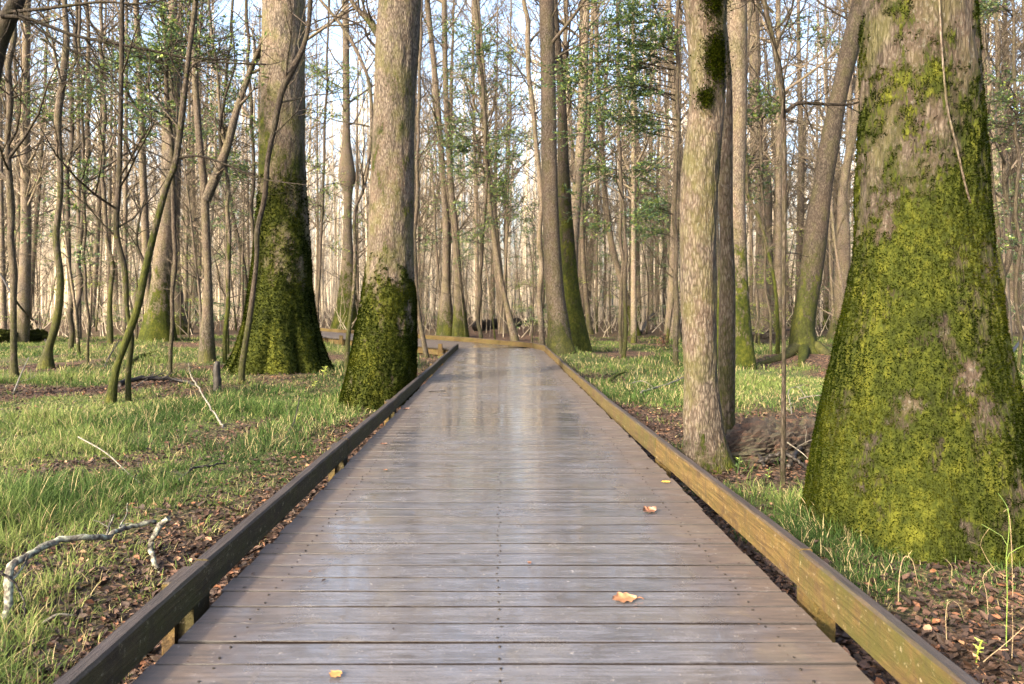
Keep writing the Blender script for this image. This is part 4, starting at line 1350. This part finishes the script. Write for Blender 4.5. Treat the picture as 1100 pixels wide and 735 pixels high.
scatter(big, 115, 26, 66, "bare_tree", "tall bare background tree", "tree", "tall bare trees of the wood behind", 1.7, 41, (.65, 1.15), keep=gap)
scatter(thin, 140, 21, 58, "sapling", "thin young background tree", "sapling", "thin young trees of the wood behind", .9, 42, (.4, 1.1), keep=gap)


def leafy_proto(seed, H, nb, size, mat, tone):
    r = random.Random(seed)
    P = np.array([(0, 0, -.2), (r.gauss(0, .1), r.gauss(0, .1), H * .5), (r.gauss(0, .3), r.gauss(0, .3), H)])
    mw, ml = MB(), MB()
    mb, _, _, _ = trunk_mesh(P, np.array([.05, .035, .012]), 7, 16, seed)
    t = mb.mesh("trunk"); t.materials.append(BARK)
    C = catmull(P, 40)
    for i in range(nb):
        k = r.randint(6, 38); a = r.uniform(0, 6.28); L = r.uniform(.6, 1.6) * (1.2 - k / 60)
        p1 = C[k] + np.array([math.cos(a) * L, math.sin(a) * L, r.uniform(-.1, .4) * L])
        leafy_bough(mw, ml, C[k], p1, seed * 77 + i, .5, 9, 8, size, .008, tone)
    b = mw.mesh("branches"); b.materials.append(BARK)
    f = ml.mesh("foliage", False, "tone"); f.materials.append(mat)
    return t, b, f

hol = [leafy_proto(400 + i, 5 + i, 24 + 4 * i, .085, HOLLY, (0, .8)) for i in range(3)]
spr = [leafy_proto(420 + i, 2.6 + .8 * i, 16, .07, SPRING, (0, .9)) for i in range(3)]


def scatter_leafy(protos, n, y0, y1, name, label, cat, group, seed, keep=None):
    r = random.Random(seed); made = tries = 0
    while made < n and tries < 4000:
        tries += 1
        y = r.uniform(y0, y1); x = r.uniform(-.74, .76) * y
        px = VX + x / y * F
        if not free(x, y, 1.2) or (keep and not keep(px, y)): continue
        taken.append((x, y, .5))
        root = empty(name, (x, y, float(ground_z(np.array([x]), np.array([y]))[0])))
        root.rotation_euler = (0, 0, r.uniform(0, 6.28)); s = r.uniform(.8, 1.2); root.scale = (s, s, s)
        tag(root, label + ", " + where(px), cat, group)
        for me, nm in zip(protos[made % len(protos)], ("trunk", "crown", "foliage")):
            o = bpy.data.objects.new(nm, me); COL.objects.link(o); o.parent = root; o.color = (.1, .4, .3, 1)
        made += 1

scatter_leafy(hol, 36, 24, 50, "evergreen_tree", "small dark leaved evergreen behind", "tree", "small evergreens in the wood behind", 51, gap)
scatter_leafy(spr, 22, 27, 46, "shrub", "low shrub with yellow green leaves behind", "shrub", "budding shrubs in the wood behind", 52, gap)


def far_wood():
    r = random.Random(9); g = np.random.default_rng(9)
    mb = MB()
    for i in range(1700):
        y = math.sqrt(r.uniform(58 ** 2, 150 ** 2)); x = r.uniform(-.85, .88) * y
        H = r.uniform(16, 30); r0 = r.uniform(.05, .22); tone = r.uniform(.35, 1.0)
        lx, ly = r.gauss(0, .035), r.gauss(0, .035)
        z = float(.5 * min(1, max(0, (math.hypot(x, y) - 45) / 100)))
        P = [(x, y, z - .5), (x + lx * H * .5, y + ly * H * .5, z + H * .5), (x + lx * H + r.gauss(0, .4), y + ly * H, z + H)]
        tube(mb, catmull(P, 5), np.linspace(r0, r0 * .2, 5), 5, a=tone, cap=False)
        nb = 26 if y < 110 else 16
        for k in range(nb):
            t = r.uniform(.15, 1); p = np.array(P[0]) * (1 - t) + np.array(P[2]) * t
            a = r.uniform(0, 6.28); e = r.uniform(.2, 1.1); L = r.uniform(1.2, 4.5) * (1.2 - .6 * t)
            d = np.array([math.cos(a) * math.cos(e), math.sin(a) * math.cos(e), math.sin(e)])
            q = p + d * L * .5 + np.array([r.gauss(0, .15), r.gauss(0, .15), .1]); e_ = p + d * L + np.array([r.gauss(0, .4), r.gauss(0, .4), .3])
            tube(mb, [p, q, e_], [.038, .022, .010], 3, a=tone, cap=False)
            for s in range(3):
                dd = rdir(r, d, R(r.uniform(25, 70)))
                tube(mb, [q, q + dd * L * r.uniform(.3, .6)], [.014, .008], 3, a=tone, cap=False)
    # low brush between the far trunks
    for i in range(9000):
        y = math.sqrt(r.uniform(34 ** 2, 130 ** 2)); x = r.uniform(-.85, .88) * y
        if float(dist_path(np.array(x), np.array(y))) < 2.5: continue
        h = r.uniform(.6, 3.2); tone = r.uniform(.1, .7)
        p = np.array([x, y, -.3]); q = p + np.array([r.gauss(0, .35) * h, r.gauss(0, .35) * h, h])
        tube(mb, [p, (p + q) / 2 + np.array([r.gauss(0, .2), 0, 0]), q], [.02 + y * .0002, .014, .007], 3, a=tone, cap=False)
    o = mb.build("far_wood", FARWOOD, attr="tone")
    tag(o, "far off bare wood that closes the view behind all the nearer trunks", "woodland", kind="stuff")
far_wood()

# ------------------------------------------------------------------ things lying on the ground
def gp(px, py, up=0.0):
    """point of the ground seen at a pixel, `up` metres above it"""
    D = gd(py, GZ)
    for _ in range(4):
        x = wx(px, D); z = float(ground_z(np.array([x]), np.array([D]))[0])
        D = F * (EYE - z) / (py - VY)
    return np.array([wx(px, D), D, z + up])


def branch_on_ground(name, label, pts, r0, mat, seed, cat="branch", twigs=0, tl=.3, wob=.0, sides=9, subs=()):
    P = np.array([gp(p[0], p[1], 0) + np.array([0, 0, 0]) if len(p) < 4 else np.array([wx(p[0], p[3]), p[3], wz(p[1], p[3])]) for p in pts])
    for i, p in enumerate(pts):
        if len(p) == 3: P[i][2] += p[2]
    org = P[0].copy(); P = P - org
    r = random.Random(seed)
    C = catmull(P, 40); C = C + np.array([[r.gauss(0, wob), r.gauss(0, wob), r.gauss(0, wob)] for _ in range(40)])
    r0 *= .72 if mat is PALEWOOD else 1
    rad = np.linspace(r0, r0 * .55, 40) * np.array([r.uniform(.92, 1.08) for _ in range(40)])
    mb = MB(); tube(mb, C, rad, sides)
    for i in range(twigs):
        k = r.randint(4, 36); d = rdir(r, C[k + 1] - C[k], R(r.uniform(30, 70))); d[2] = abs(d[2]) * .5
        limb(mb, r, C[k], d, tl * r.uniform(.5, 1.2), r0 * .4, 1, 2, .25, 0, .0025)
    o = mb.build(name, mat); o.location = org
    tag(o, label, cat)
    return o

branch_on_ground("fallen_branch", "crooked lichen crusted branch arching over the grass at lower left",
                 [(10, 672, -.02), (9, 640, .10, 3.45), (11, 610, .2, 3.5), (32, 596, 0, 3.6), (60, 581, 0, 3.75), (95, 577, 0, 3.85), (116, 578, 0, 3.95), (124, 571, 0, 4.0), (140, 566, 0, 4.1), (168, 560, 0, 4.2)], .022, LICHEN, 1, twigs=3, tl=.16, wob=.004)
branch_on_ground("fallen_branch", "short curved lichen crusted stick standing behind the left kerb",
                 [(180, 557, 0, 4.15), (170, 568, 0, 4.12), (162, 585, 0, 4.1), (165, 600, 0, 4.05), (171, 618, 0, 4.0), (173, 640, 0, 3.95)], .018, LICHEN, 2, wob=.003)
branch_on_ground("twig", "thin dark twig hooked beside the lichened branch at lower left", [(-5, 612, 0, 3.4), (12, 622, 0, 3.42), (24, 640, 0, 3.42), (27, 655, 0, 3.4), (25, 668, 0, 3.38)], .006, DARKWOOD, 3, cat="twig", wob=.002)
branch_on_ground("twig", "bleached stick poking up from the grass at lower left corner", [(45, 677, .03), (62, 672, .05), (78, 668, .03)], .011, PALEWOOD, 4, cat="twig")
branch_on_ground("fallen_branch", "thin white stick leaning upright in the grass left of the huge tree", [(241, 460, .0), (232, 447, 0, 9.1), (218, 425, 0, 9.3), (206, 405, 0, 9.5), (203, 391, 0, 9.5)], .018, PALEWOOD, 5, wob=.006)
branch_on_ground("fallen_branch", "dark crooked branch lying right of the V trunks' foot", [(128, 418, .1), (150, 414, .12), (170, 413, .1), (195, 412, .05), (212, 417, .03)], .05, DARKWOOD, 6, twigs=6, tl=.5, wob=.01)
branch_on_ground("fallen_branch", "pale thin branch lying in front of the dark one by the V trunks", [(132, 424, .02), (150, 417, .08), (166, 411, .16)], .012, PALEWOOD, 7, wob=.003)
branch_on_ground("fallen_branch", "black curved stick left of the V trunks", [(112, 396, .0), (118, 386, .1), (128, 376, .3)], .03, DARKWOOD, 8)
branch_on_ground("fallen_branch", "mossy low branch on the grass just behind the V trunks", [(140, 392, .05), (155, 387, .15), (170, 390, .03)], .06, BARK, 9, twigs=3, tl=.5).color = (.9, 1, .2, 1)
branch_on_ground("fallen_branch", "grey thin branch on the grass at the far left, below the nearest trunk", [(14, 424, .0), (22, 412, .15), (31, 398, .3)], .02, PALEWOOD, 10, twigs=3, tl=.3)
branch_on_ground("fallen_branch", "straw coloured twig lying in the middle of the left grass", [(84, 482, .12), (112, 497, .1), (135, 512, .05), (150, 521, .02)], .010, PALEWOOD, 11, twigs=3, tl=.2)
branch_on_ground("fallen_branch", "dark wet twig lying in the left grass near the kerb", [(190, 521, .02), (208, 510, .06), (225, 508, .06), (242, 500, .02)], .011, DARKWOOD, 12, twigs=4, tl=.2, wob=.004)
branch_on_ground("fallen_branch", "dark twig pointing up and right beside the kerbside tree", [(306, 473, .0), (316, 462, .1), (322, 447, .25)], .010, DARKWOOD, 13, twigs=2, tl=.15)
branch_on_ground("fallen_branch", "long dark branch slanting behind the nearest left trunk", [(52, 372, .0), (40, 358, .5), (22, 330, 0, 24), (0, 294, 0, 24)], .05, DARKWOOD, 14, twigs=5, tl=.8)
branch_on_ground("fallen_branch", "white branch on the grass just left of the stout buff tree", [(688, 425, .05), (705, 420, .06), (722, 415, .07), (736, 410, .1)], .026, PALEWOOD, 15, twigs=2, tl=.3, wob=.005)
branch_on_ground("fallen_branch", "mossy yellow stub of wood on the grass right of the bend", [(653, 414, .05), (662, 409, .1), (671, 406, .12)], .035, BARK, 16).color = (.9, 1, .9, 1)
branch_on_ground("fallen_branch", "long thin grey branch behind the white one, right of the bend", [(672, 416, .04), (690, 414, .08), (703, 419, .03)], .015, PALEWOOD, 17, twigs=3, tl=.3)
branch_on_ground("fallen_branch", "arched dark fallen limb on the far lawn left of the rosy tan trunk", [(688, 360, .1), (700, 349, .7), (716, 344, 1.0), (728, 352, .6)], .10, DARKWOOD, 18, twigs=6, tl=1.0)
branch_on_ground("fallen_branch", "bleached forked branch standing in the mud left of the giant tree", [(851, 452, .0), (849, 438, .05), (847, 430, .14), (856, 425, .14), (866, 430, .06)], .012, PALEWOOD, 19, twigs=5, tl=.2, wob=.004)
branch_on_ground("fallen_branch", "pale stick lying level behind the rotten log", [(858, 432, .05), (876, 430, .07), (896, 429, .05)], .016, PALEWOOD, 20)
branch_on_ground("fallen_branch", "long dark pole lying far back between sapling and giant tree", [(800, 362, .15), (850, 361, .3), (900, 362, .3)], .05, DARKWOOD, 21, twigs=6, tl=.8)
branch_on_ground("twig", "thin forked grey twig in front of the rotten log", [(845, 475, 0, 5.55), (862, 487, 0, 5.5), (874, 500, 0, 5.45), (880, 512, 0, 5.4)], .006, PALEWOOD, 22, cat="twig", twigs=3, tl=.25)
branch_on_ground("fallen_branch", "dark limb reaching in low from the right edge beyond the giant tree", [(1078, 398, .1), (1090, 388, .35), (1104, 378, .6)], .06, DARKWOOD, 23)


def log_obj(name, label, A, B, r0, seed, rough=.12, mat=None, color=None):
    A = np.array(A, float); B = np.array(B, float)
    n, sides = 220, 110
    t = np.linspace(0, 1, n)[:, None]
    C = A * (1 - t) + B * t
    ax = (B - A) / np.linalg.norm(B - A)
    up = np.array([0, 0, 1.0]); sdv = np.cross(ax, up); sdv /= np.linalg.norm(sdv); up = np.cross(sdv, ax)
    th = np.arange(sides) * 2 * math.pi / sides
    u = (t[:, 0] * np.linalg.norm(B - A))[:, None]
    k = 1 + .8 * (fbm(np.cos(th)[None, :] * 1.3 + seed, np.sin(th)[None, :] * 1.3, u * .8, 4) - .5) + .8 * (fbm(np.cos(th)[None, :] * 4, np.sin(th)[None, :] * 4, u * 1.4, 5) - .5) + .7 * (fbm(np.cos(th)[None, :] * 11, np.sin(th)[None, :] * 11, u * 3, 3) - .5)
    e = np.clip(np.minimum(t[:, 0], 1 - t[:, 0]) * 12, 0.02, 1) ** .5
    k = k + .35 * (vnoise(np.cos(th)[None, :] * 14, np.sin(th)[None, :] * 14, u * 16) - .5) + .25 * (vnoise(np.cos(th)[None, :] * 30, np.sin(th)[None, :] * 30, u * 34 + 5) - .5)
    r = r0 * k * e[:, None]
    V = C[:, None, :] + r[..., None] * (sdv[None, None, :] * np.cos(th)[None, :, None] + up[None, None, :] * np.sin(th)[None, :, None])
    i = np.arange(n - 1)[:, None] * sides; j = np.arange(sides)[None, :]; k2 = (np.arange(sides) + 1)[None, :] % sides
    q = np.stack([i + j, i + k2, i + sides + k2, i + sides + j], -1).reshape(-1, 4)
    mb = MB(); mb.add(V.reshape(-1, 3) - A, q)
    o = mb.build(name, mat, smooth=False); o.location = A
    if color: o.color = color
    tag(o, label, "log")
    return o


def rot_material():
    m, nt, b = nodes("rotten_wood")
    vec, _ = mapping(nt, (.8, 2.5, 4)); n = noise(nt, vec, 4, 7, .75, .5); n2 = noise(nt, vec, 26, 5, .7)
    vec1, _ = mapping(nt, (1, 1, 1)); p = noise(nt, vec1, 3.0, 4, .6)
    c = ramp(nt, n, [(.3, (.005, .004, .003)), (.5, (.022, .013, .009)), (.62, (.055, .025, .014)), (.74, (.17, .065, .028))])
    ge = N(nt, "ShaderNodeNewGeometry"); sn = N(nt, "ShaderNodeSeparateXYZ"); nt.links.new(ge.outputs["Normal"], sn.inputs[0])
    mm = math_(nt, 'MULTIPLY', ramp(nt, sn.outputs[2], [(.2, (0, 0, 0)), (.7, (1, 1, 1))]), ramp(nt, p, [(.42, (0, 0, 0)), (.58, (1, 1, 1))]))
    c = mixc(nt, math_(nt, 'MULTIPLY', mm, .7), c, (.028, .028, .008))
    nt.links.new(c, b.inputs["Base Color"]); b.inputs["Roughness"].default_value = .85
    bump(nt, b, math_(nt, 'ADD', n, math_(nt, 'MULTIPLY', n2, .5)), 1.0, .04)
    return m
ROT = rot_material()
log_obj("rotten_log", "crumbling reddish rotten log lying on the mud behind the dark sapling", (wx(770, 6.7), 6.7, GZ + .08), (wx(1130, 7.3), 7.3, GZ + .16), .25, 3, mat=ROT)
for i_, (lb_, a_, b_) in enumerate([("dark root like stick lying left below the rotten log", (792, 492), (822, 506)), ("dark broken stick resting against the rotten log's front", (806, 478), (838, 500)),
                                   ("short dark stick right of the dark sapling's foot", (848, 505), (872, 492)), ("thin dark stick along the rotten log's lower edge", (815, 503), (868, 508))]):
    branch_on_ground("fallen_branch", lb_, [(a_[0], a_[1], .05), ((a_[0] + b_[0]) / 2, (a_[1] + b_[1]) / 2 - 3, .12), (b_[0], b_[1], .04)], .022, DARKWOOD, 90 + i_, twigs=4, tl=.2, wob=.006)
log_obj("fallen_log", "dark fallen log on the far ground left of the leaning dark tree", (wx(795, 29), 29, GZ + .2), (wx(838, 28), 28, GZ + .25), .2, 5, mat=DARKWOOD)
log_obj("fallen_log", "dark log lying beyond the bend behind the slanting pale trunk", (wx(508, 40), 40, GZ + .35), (wx(560, 44), 44, GZ + .5), .25, 6, mat=DARKWOOD)
log_obj("fallen_log", "big dark mossy log lying behind the snaking trunk at far left", (wx(-10, 28), 28, GZ + .3), (wx(52, 30), 30, GZ + .2), .24, 7, mat=BARK, color=(.9, .9, .05, 1))

# dark snag (stump)
sm_ = MB()
tube(sm_, catmull([(0, 0, -.1), (.01, 0, .15), (-.005, 0, .35), (.01, 0, .5)], 14), np.array([.075, .07, .07, .065, .068, .07, .062, .06, .066, .058, .055, .05, .045, .03]), 12)
st2 = sm_.build("snag", DARKWOOD); st2.location = gp(233, 420, 0)
tag(st2, "short black stump of a dead sapling left of the huge tree", "stump")

# red brown sprig on the far lawn
sp_ = MB(); g_ = np.random.default_rng(77)
nn_ = 60; D_ = g_.normal(0, 1, (nn_, 3)); D_ /= np.linalg.norm(D_, axis=1)[:, None]; Nn_ = np.cross(D_, g_.normal(0, 1, (nn_, 3))); Nn_ /= np.linalg.norm(Nn_, axis=1)[:, None]
leaf_faces(sp_, g_.normal(0, .10, (nn_, 3)) * (1, 1, 1.6) + (0, 0, .35), D_, Nn_, .12, .07, g_.uniform(.5, .8, nn_))
o = sp_.build("seedling", DEADLEAF, smooth=False, attr="tone"); o.location = gp(713, 377)
tag(o, "small seedling with withered dark red leaves on the far lawn", "plant")
ss_ = MB(); tube(ss_, [(0, 0, -.1), (0, 0, .5)], .012, 5); ss_.build("stem", DARKWOOD, o)


def fallen_leaf(label, px, py, L, W, rot, mat, seed, curl=.3, tail=.0):
    """one curled leaf lying on the deck"""
    g = random.Random(seed)
    D = F * EYE / (py - VY)
    n, m = 15, 9
    V = []
    for i in range(n):
        t = i / (n - 1)
        ww = W * (math.sin(math.pi * min(1, t * 1.02)) ** .75) * (1 + .28 * math.sin(t * 19 + seed))
        for j in range(m):
            s = j / (m - 1) * 2 - 1
            V.append((L * (t - .5), ww * .5 * s + .1 * W * math.sin(t * 3), .005 + curl * L * (.35 * s * s + .35 * (t - .5) ** 2 + .06 * math.sin(9 * t + 3 * s + seed)) * (.6 + .4 * s * g.uniform(.9, 1.1))))
    q = [(i * m + j, i * m + j + 1, (i + 1) * m + j + 1, (i + 1) * m + j) for i in range(n - 1) for j in range(m - 1)]
    mb = MB(); mb.add(V, q)
    if tail: tube(mb, [(L * .45, 0, .006), (L * .45 + tail * .6, .008, .008), (L * .45 + tail, .0, .004)], .0025, 5)
    o = mb.build("fallen_leaf", mat)
    o.location = (wx(px, D), D, .003); o.rotation_euler = (0, 0, rot)
    tag(o, label, "leaf")

fallen_leaf("large tan leaf with a long stalk on the deck planks", 671, 646, .10, .075, .1, LEAFTAN, 1, .28, .035)
fallen_leaf("curled dark brown leaf lying on the deck near the right kerb", 698, 551, .085, .07, .3, LEAFBROWN, 2, .6)
fallen_leaf("small bright yellow leaf on the deck beside the right edge", 715, 519, .06, .035, 0, LEAFYELLOW, 3, .15)
fallen_leaf("round orange leaf on the nearest plank", 361, 727, .045, .045, .8, LEAFORANGE, 4, .1)
fallen_leaf("tiny dark crumpled leaf in the middle of the deck", 569, 607, .022, .02, .8, LEAFBROWN, 5, .7)
fallen_leaf("tiny dark speck of leaf toward the left of the deck", 333, 616, .012, .011, 0, LEAFBROWN, 6, .5)
fallen_leaf("small pale leaf flake far up the left of the deck", 414, 506, .03, .02, 0, LEAFTAN, 7, .2)
fallen_leaf("curled brown leaf near the left edge far up the deck", 412, 478, .06, .03, .2, LEAFBROWN, 8, .3)
fallen_leaf("dark thin leaf further up the deck left of centre", 436, 440, .08, .035, .3, LEAFBROWN, 10, .3)
tw = MB(); tube(tw, catmull([(-.11, 0, .01), (-.03, .02, .012), (.05, -.01, .02), (.12, .03, .018)], 12), .007, 6)
o = tw.build("twig", DARKWOOD); o.location = (wx(469, 10.1), 10.1, 0)
tag(o, "short dark twig lying on the deck left of centre", "twig")


def litter(n, seed):
    g = np.random.default_rng(seed)
    y = 1.0 + 17 * g.random(n * 2) ** 1.5
    side = np.where(g.random(n * 2) < .5, -1, 1)
    x = side * (1.0 + g.random(n * 2) ** 1.2 * (.72 * y + 1.2))
    d = dist_path(x, y)
    cov = grass_cover(x, y)
    keep = (d > 1.1) & (g.random(n * 2) > cov * .85)
    x, y = x[keep][:n], y[keep][:n]; k = len(x)
    z = ground_z(x, y)
    az = g.uniform(0, 6.28, k); D = np.stack([np.cos(az), np.sin(az), g.normal(0, .3, k)], 1); D /= np.linalg.norm(D, axis=1)[:, None]
    Nn = np.cross(D, np.array([0, 0, 1.0]) + g.normal(0, .4, (k, 3))); Nn /= np.linalg.norm(Nn, axis=1)[:, None]
    L = g.uniform(.018, .058, k)
    C = np.stack([x, y, z + g.uniform(.003, .03, k)], 1)
    up = np.cross(D, Nn); up *= np.sign(up[:, 2])[:, None]
    W = (L * g.uniform(.4, .75, k))[:, None]; Lc = L[:, None]; cu = g.uniform(-.1, .5, k)[:, None]
    a = C; m1 = C + D * Lc * .3 + Nn * W * .5 + up * W * cu; m2 = C + D * Lc * .3 - Nn * W * .5 + up * W * cu
    n1 = C + D * Lc * .72 + Nn * W * .38 + up * W * cu * .8; n2 = C + D * Lc * .72 - Nn * W * .38 + up * W * cu * .8; e = C + D * Lc + up * Lc * cu * .5; mm = C + D * Lc * .5
    V = np.stack([a, m1, n1, e, n2, m2, mm], 1).reshape(-1, 3)
    b = (np.arange(k) * 7)[:, None]
    q = np.concatenate([b + np.array([[0, 1, 2, 6]]), b + np.array([[6, 2, 3, 4]]), b + np.array([[0, 6, 4, 5]])])
    mb = MB(); mb.add(V, q, a=np.repeat(np.clip(g.beta(2, 3, k) + np.where(g.random(k) < .06, .4, 0), 0, 1), 7))
    o = mb.build("leaf_litter", DEADLEAF, smooth=False, attr="tone")
    tag(o, "dead brown leaves strewn over the mud on both sides of the boardwalk", "leaf litter", kind="stuff")
litter(100000, 12)


def deck_scraps(n, seed):
    g = np.random.default_rng(seed)
    y = .5 + 19 * g.random(n) ** 1.3; e = g.random(n)
    x = np.where(e < .72, np.sign(g.normal(size=n)) * (1.16 - np.abs(g.normal(0, .10, n))), g.uniform(-1.1, 1.15, n))
    L = g.uniform(.004, .014, n) * np.where(g.random(n) < .12, 2.2, 1)
    az = g.uniform(0, 6.28, n); D = np.stack([np.cos(az), np.sin(az), g.normal(0, .12, n)], 1); Nn = np.stack([-np.sin(az), np.cos(az), g.normal(0, .2, n)], 1)
    mb = MB(); leaf_faces(mb, np.stack([x, y, np.full(n, .005)], 1), D, Nn, L, L * g.uniform(.3, .8, n), np.clip(g.beta(1.5, 3, n), 0, 1))
    o = mb.build("leaf_scraps", DEADLEAF, smooth=False, attr="tone")
    tag(o, "small leaf scraps and grit scattered over the wet deck planks", "leaf scraps", kind="stuff")
deck_scraps(900, 5)


def grass():
    g = np.random.default_rng(21)
    P = []
    Ls = []; Ws = []; T = []; Az = []; Bend = []
    # tufts: many blades around a centre
    def batch(nt, y0, y1, pw, nb, Lr, wr, xr):
        y = y0 + (y1 - y0) * g.random(nt) ** pw
        x = g.uniform(-xr, xr, nt) * y
        x = np.where(np.abs(x) < 1.4, np.sign(x) * (1.4 + g.random(nt) * .74 * y), x)
        c = grass_cover(x, y)
        keep = (g.random(nt) < c + .025) & (dist_path(x, y) > 1.45)
        x, y, c = x[keep], y[keep], c[keep]
        big = vnoise(x * .9, y * .9, 5.0)
        size = (.32 + 1.4 * big ** 1.5) * (.6 + .5 * c) * g.uniform(.6, 1.35, len(x))
        tone = np.clip(.02 + .75 * vnoise(x * .9 + 9, y * .9, 2.0) + g.normal(0, .13, len(x)), 0, .72)
        k = len(x)
        rx = np.repeat(x, nb); ry = np.repeat(y, nb); s = np.repeat(size, nb); tn = np.repeat(tone, nb)
        spread = np.repeat(.035 + .0022 * y, nb)
        ox = g.normal(0, 1, k * nb) * spread; oy = g.normal(0, 1, k * nb) * spread
        px_, py_ = rx + ox, ry + oy
        az = np.arctan2(oy, ox) + g.normal(0, .9, k * nb)
        P.append(np.stack([px_, py_, ground_z(px_, py_) - .01], 1))
        Ls.append(g.uniform(*Lr, k * nb) * s); Ws.append(g.uniform(.7, 1.2, k * nb) * (wr[0] + wr[1] * ry))
        dry = g.random(k * nb) < (.08 + .22 * np.repeat(vnoise(x * .6 + 40, y * .6, 1.0), nb))
        T.append(np.where(dry, g.uniform(.82, 1, k * nb), np.clip(tn + g.normal(0, .09, k * nb), 0, .74)))
        Az.append(az); Bend.append(g.uniform(.25, 1.1, k * nb))
    batch(5600, 2.3, 7.5, 1.0, 26, (.07, .20), (.0028, .0004), 1.05)
    batch(11000, 6.5, 15, .8, 14, (.06, .17), (.0028, .00055), .85)
    batch(15000, 13, 34, .7, 9, (.07, .20), (.002, .0007), .82)
    P = np.concatenate(P); L = np.concatenate(Ls)[:, None]; W = np.concatenate(Ws)[:, None]; T = np.concatenate(T); Az = np.concatenate(Az); B = np.concatenate(Bend)[:, None]
    k = len(P)
    H = np.stack([np.cos(Az), np.sin(Az), np.zeros(k)], 1); Sd = np.stack([-np.sin(Az), np.cos(Az), np.zeros(k)], 1)
    tw_ = g.normal(0, .7, k)[:, None]; Sd = Sd * np.cos(tw_) + H * np.sin(tw_)
    V = []
    for t, wv in ((0, .8), (.4, 1), (.75, .7), (1.0, .12)):
        c = P + np.array([0, 0, 1.0]) * L * (t - B * .42 * t * t) + H * L * B * .75 * t ** 1.8
        V += [c - Sd * W * wv * .5, c + Sd * W * wv * .5]
    V = np.stack(V, 1).reshape(-1, 3)
    b = (np.arange(k) * 8)[:, None]
    q = np.concatenate([b + np.array([[0, 1, 3, 2]]), b + np.array([[2, 3, 5, 4]]), b + np.array([[4, 5, 7, 6]])])
    mb = MB(); mb.add(V, q, a=np.repeat(T, 8))
    o = mb.build("grass", GRASS, smooth=True, attr="tone")
    tag(o, "fine arching green and straw grass in tufts on the forest floor", "grass", kind="stuff")
    print("blades", k)
grass()

# stalks and weeds in the right foreground
def stalk(label, pts, D, r0, mat, seed, tw_n=0, name="grass_stalk", cat="stalk"):
    P = np.array([at(p[0], p[1], D + (p[2] if len(p) > 2 else 0)) for p in pts]); org = P[0].copy(); P = P - org
    C = catmull(P, 20); mb = MB(); r0 *= .55; tube(mb, C, np.linspace(r0, r0 * .4, 20), 6)
    r = random.Random(seed)
    for i in range(tw_n):
        k = r.randint(5, 18); d = rdir(r, C[k] - C[k - 1], R(40)); limb(mb, r, C[k], d, .12, r0 * .6, 0, 0, .3, 0, .0015)
    o = mb.build(name, mat); o.location = org; tag(o, label, cat)

stalk("bent over tan stalk in front of the giant tree", [(966, 662), (965, 640), (967, 612), (972, 598), (980, 602), (984, 618), (987, 632)], 3.5, .0055, STRAW, 1)
stalk("tall green and brown stem rising at the right edge before the giant tree", [(1083, 745), (1081, 690), (1082, 640), (1081, 600), (1084, 570), (1083, 546)], 3.0, .0045, GREENSTEM, 2, 3)
stalk("hooked pale stem leaning over beside the tall green stem", [(1088, 640), (1087, 600), (1085, 560), (1082, 548), (1078, 550)], 3.1, .003, STRAW, 3)
stalk("drooping straw stalk low in the right corner grass", [(1018, 720), (1017, 690), (1016, 660), (1020, 646), (1030, 650), (1036, 668)], 3.1, .004, STRAW, 4)
stalk("long straw blade lying slantwise in the right corner", [(1045, 722), (1062, 706), (1082, 690), (1106, 668)], 2.9, .0045, STRAW, 5)
stalk("two forked dry twigs by the foot of the giant tree's right side", [(1068, 612), (1060, 600), (1054, 588), (1053, 586)], 3.7, .0035, STRAW, 6, 3, "twig", "twig")
stalk("short upright tan stalk in the right corner grass", [(1087, 728), (1087, 705), (1088, 680), (1087, 650)], 2.95, .0035, STRAW, 7)
stalk("arching straw stem left in the right corner grass", [(1062, 668), (1060, 640), (1056, 620), (1066, 612), (1078, 622)], 3.4, .0035, STRAW, 8)


def weed(label, px, py, D, n, size, seed, mat=HOLLY, h=.16):
    g = np.random.default_rng(seed); base = at(px, py, D); z = float(ground_z(np.array([base[0]]), np.array([D]))[0]); base[2] = z
    size *= .55; h *= .6
    mb = MB()
    stem = np.array([(0, 0, -.02), (.01, 0, h * .5), (.02, -.01, h)]); tube(mb, catmull(stem, 6), .003, 5, a=.5)
    t = g.uniform(.3, 1, n); C = np.stack([.02 * t, -.01 * t, h * t], 1)
    az = g.uniform(0, 6.28, n); D_ = np.stack([np.cos(az), np.sin(az), g.uniform(-.1, .6, n)], 1); D_ /= np.linalg.norm(D_, axis=1)[:, None]
    Nn = np.cross(D_, np.array([0, 0, 1.0]) + g.normal(0, .2, (n, 3))); Nn /= np.linalg.norm(Nn, axis=1)[:, None]
    leaf_faces(mb, C, D_, Nn, size * g.uniform(.7, 1.2, n), size * .55, g.uniform(.4, 1, n))
    o = mb.build("weed", mat, smooth=False, attr="tone"); o.location = base; tag(o, label, "plant")
weed("small weed with oval green leaves in the right corner", 1048, 700, 2.95, 9, .05, 1, SPRING)
weed("small leafy weed between the stout buff tree and the log", 792, 500, 6.2, 12, .07, 2, h=.25)
weed("green seedling in front of the rotten log", 824, 497, 5.9, 9, .07, 3, h=.22)
weed("bright seedling below the huge left tree's right buttress", 348, 402, 14, 14, .14, 4, SPRING, .4)
weed("yellow green seedling in the leaves right of the huge left tree", 337, 415, 13, 8, .12, 5, SPRING, .2)
weed("bright green seedling among the left grass near the dark twig", 318, 455, 9.0, 8, .08, 6, SPRING, .2)

print("objects", len(bpy.data.objects))
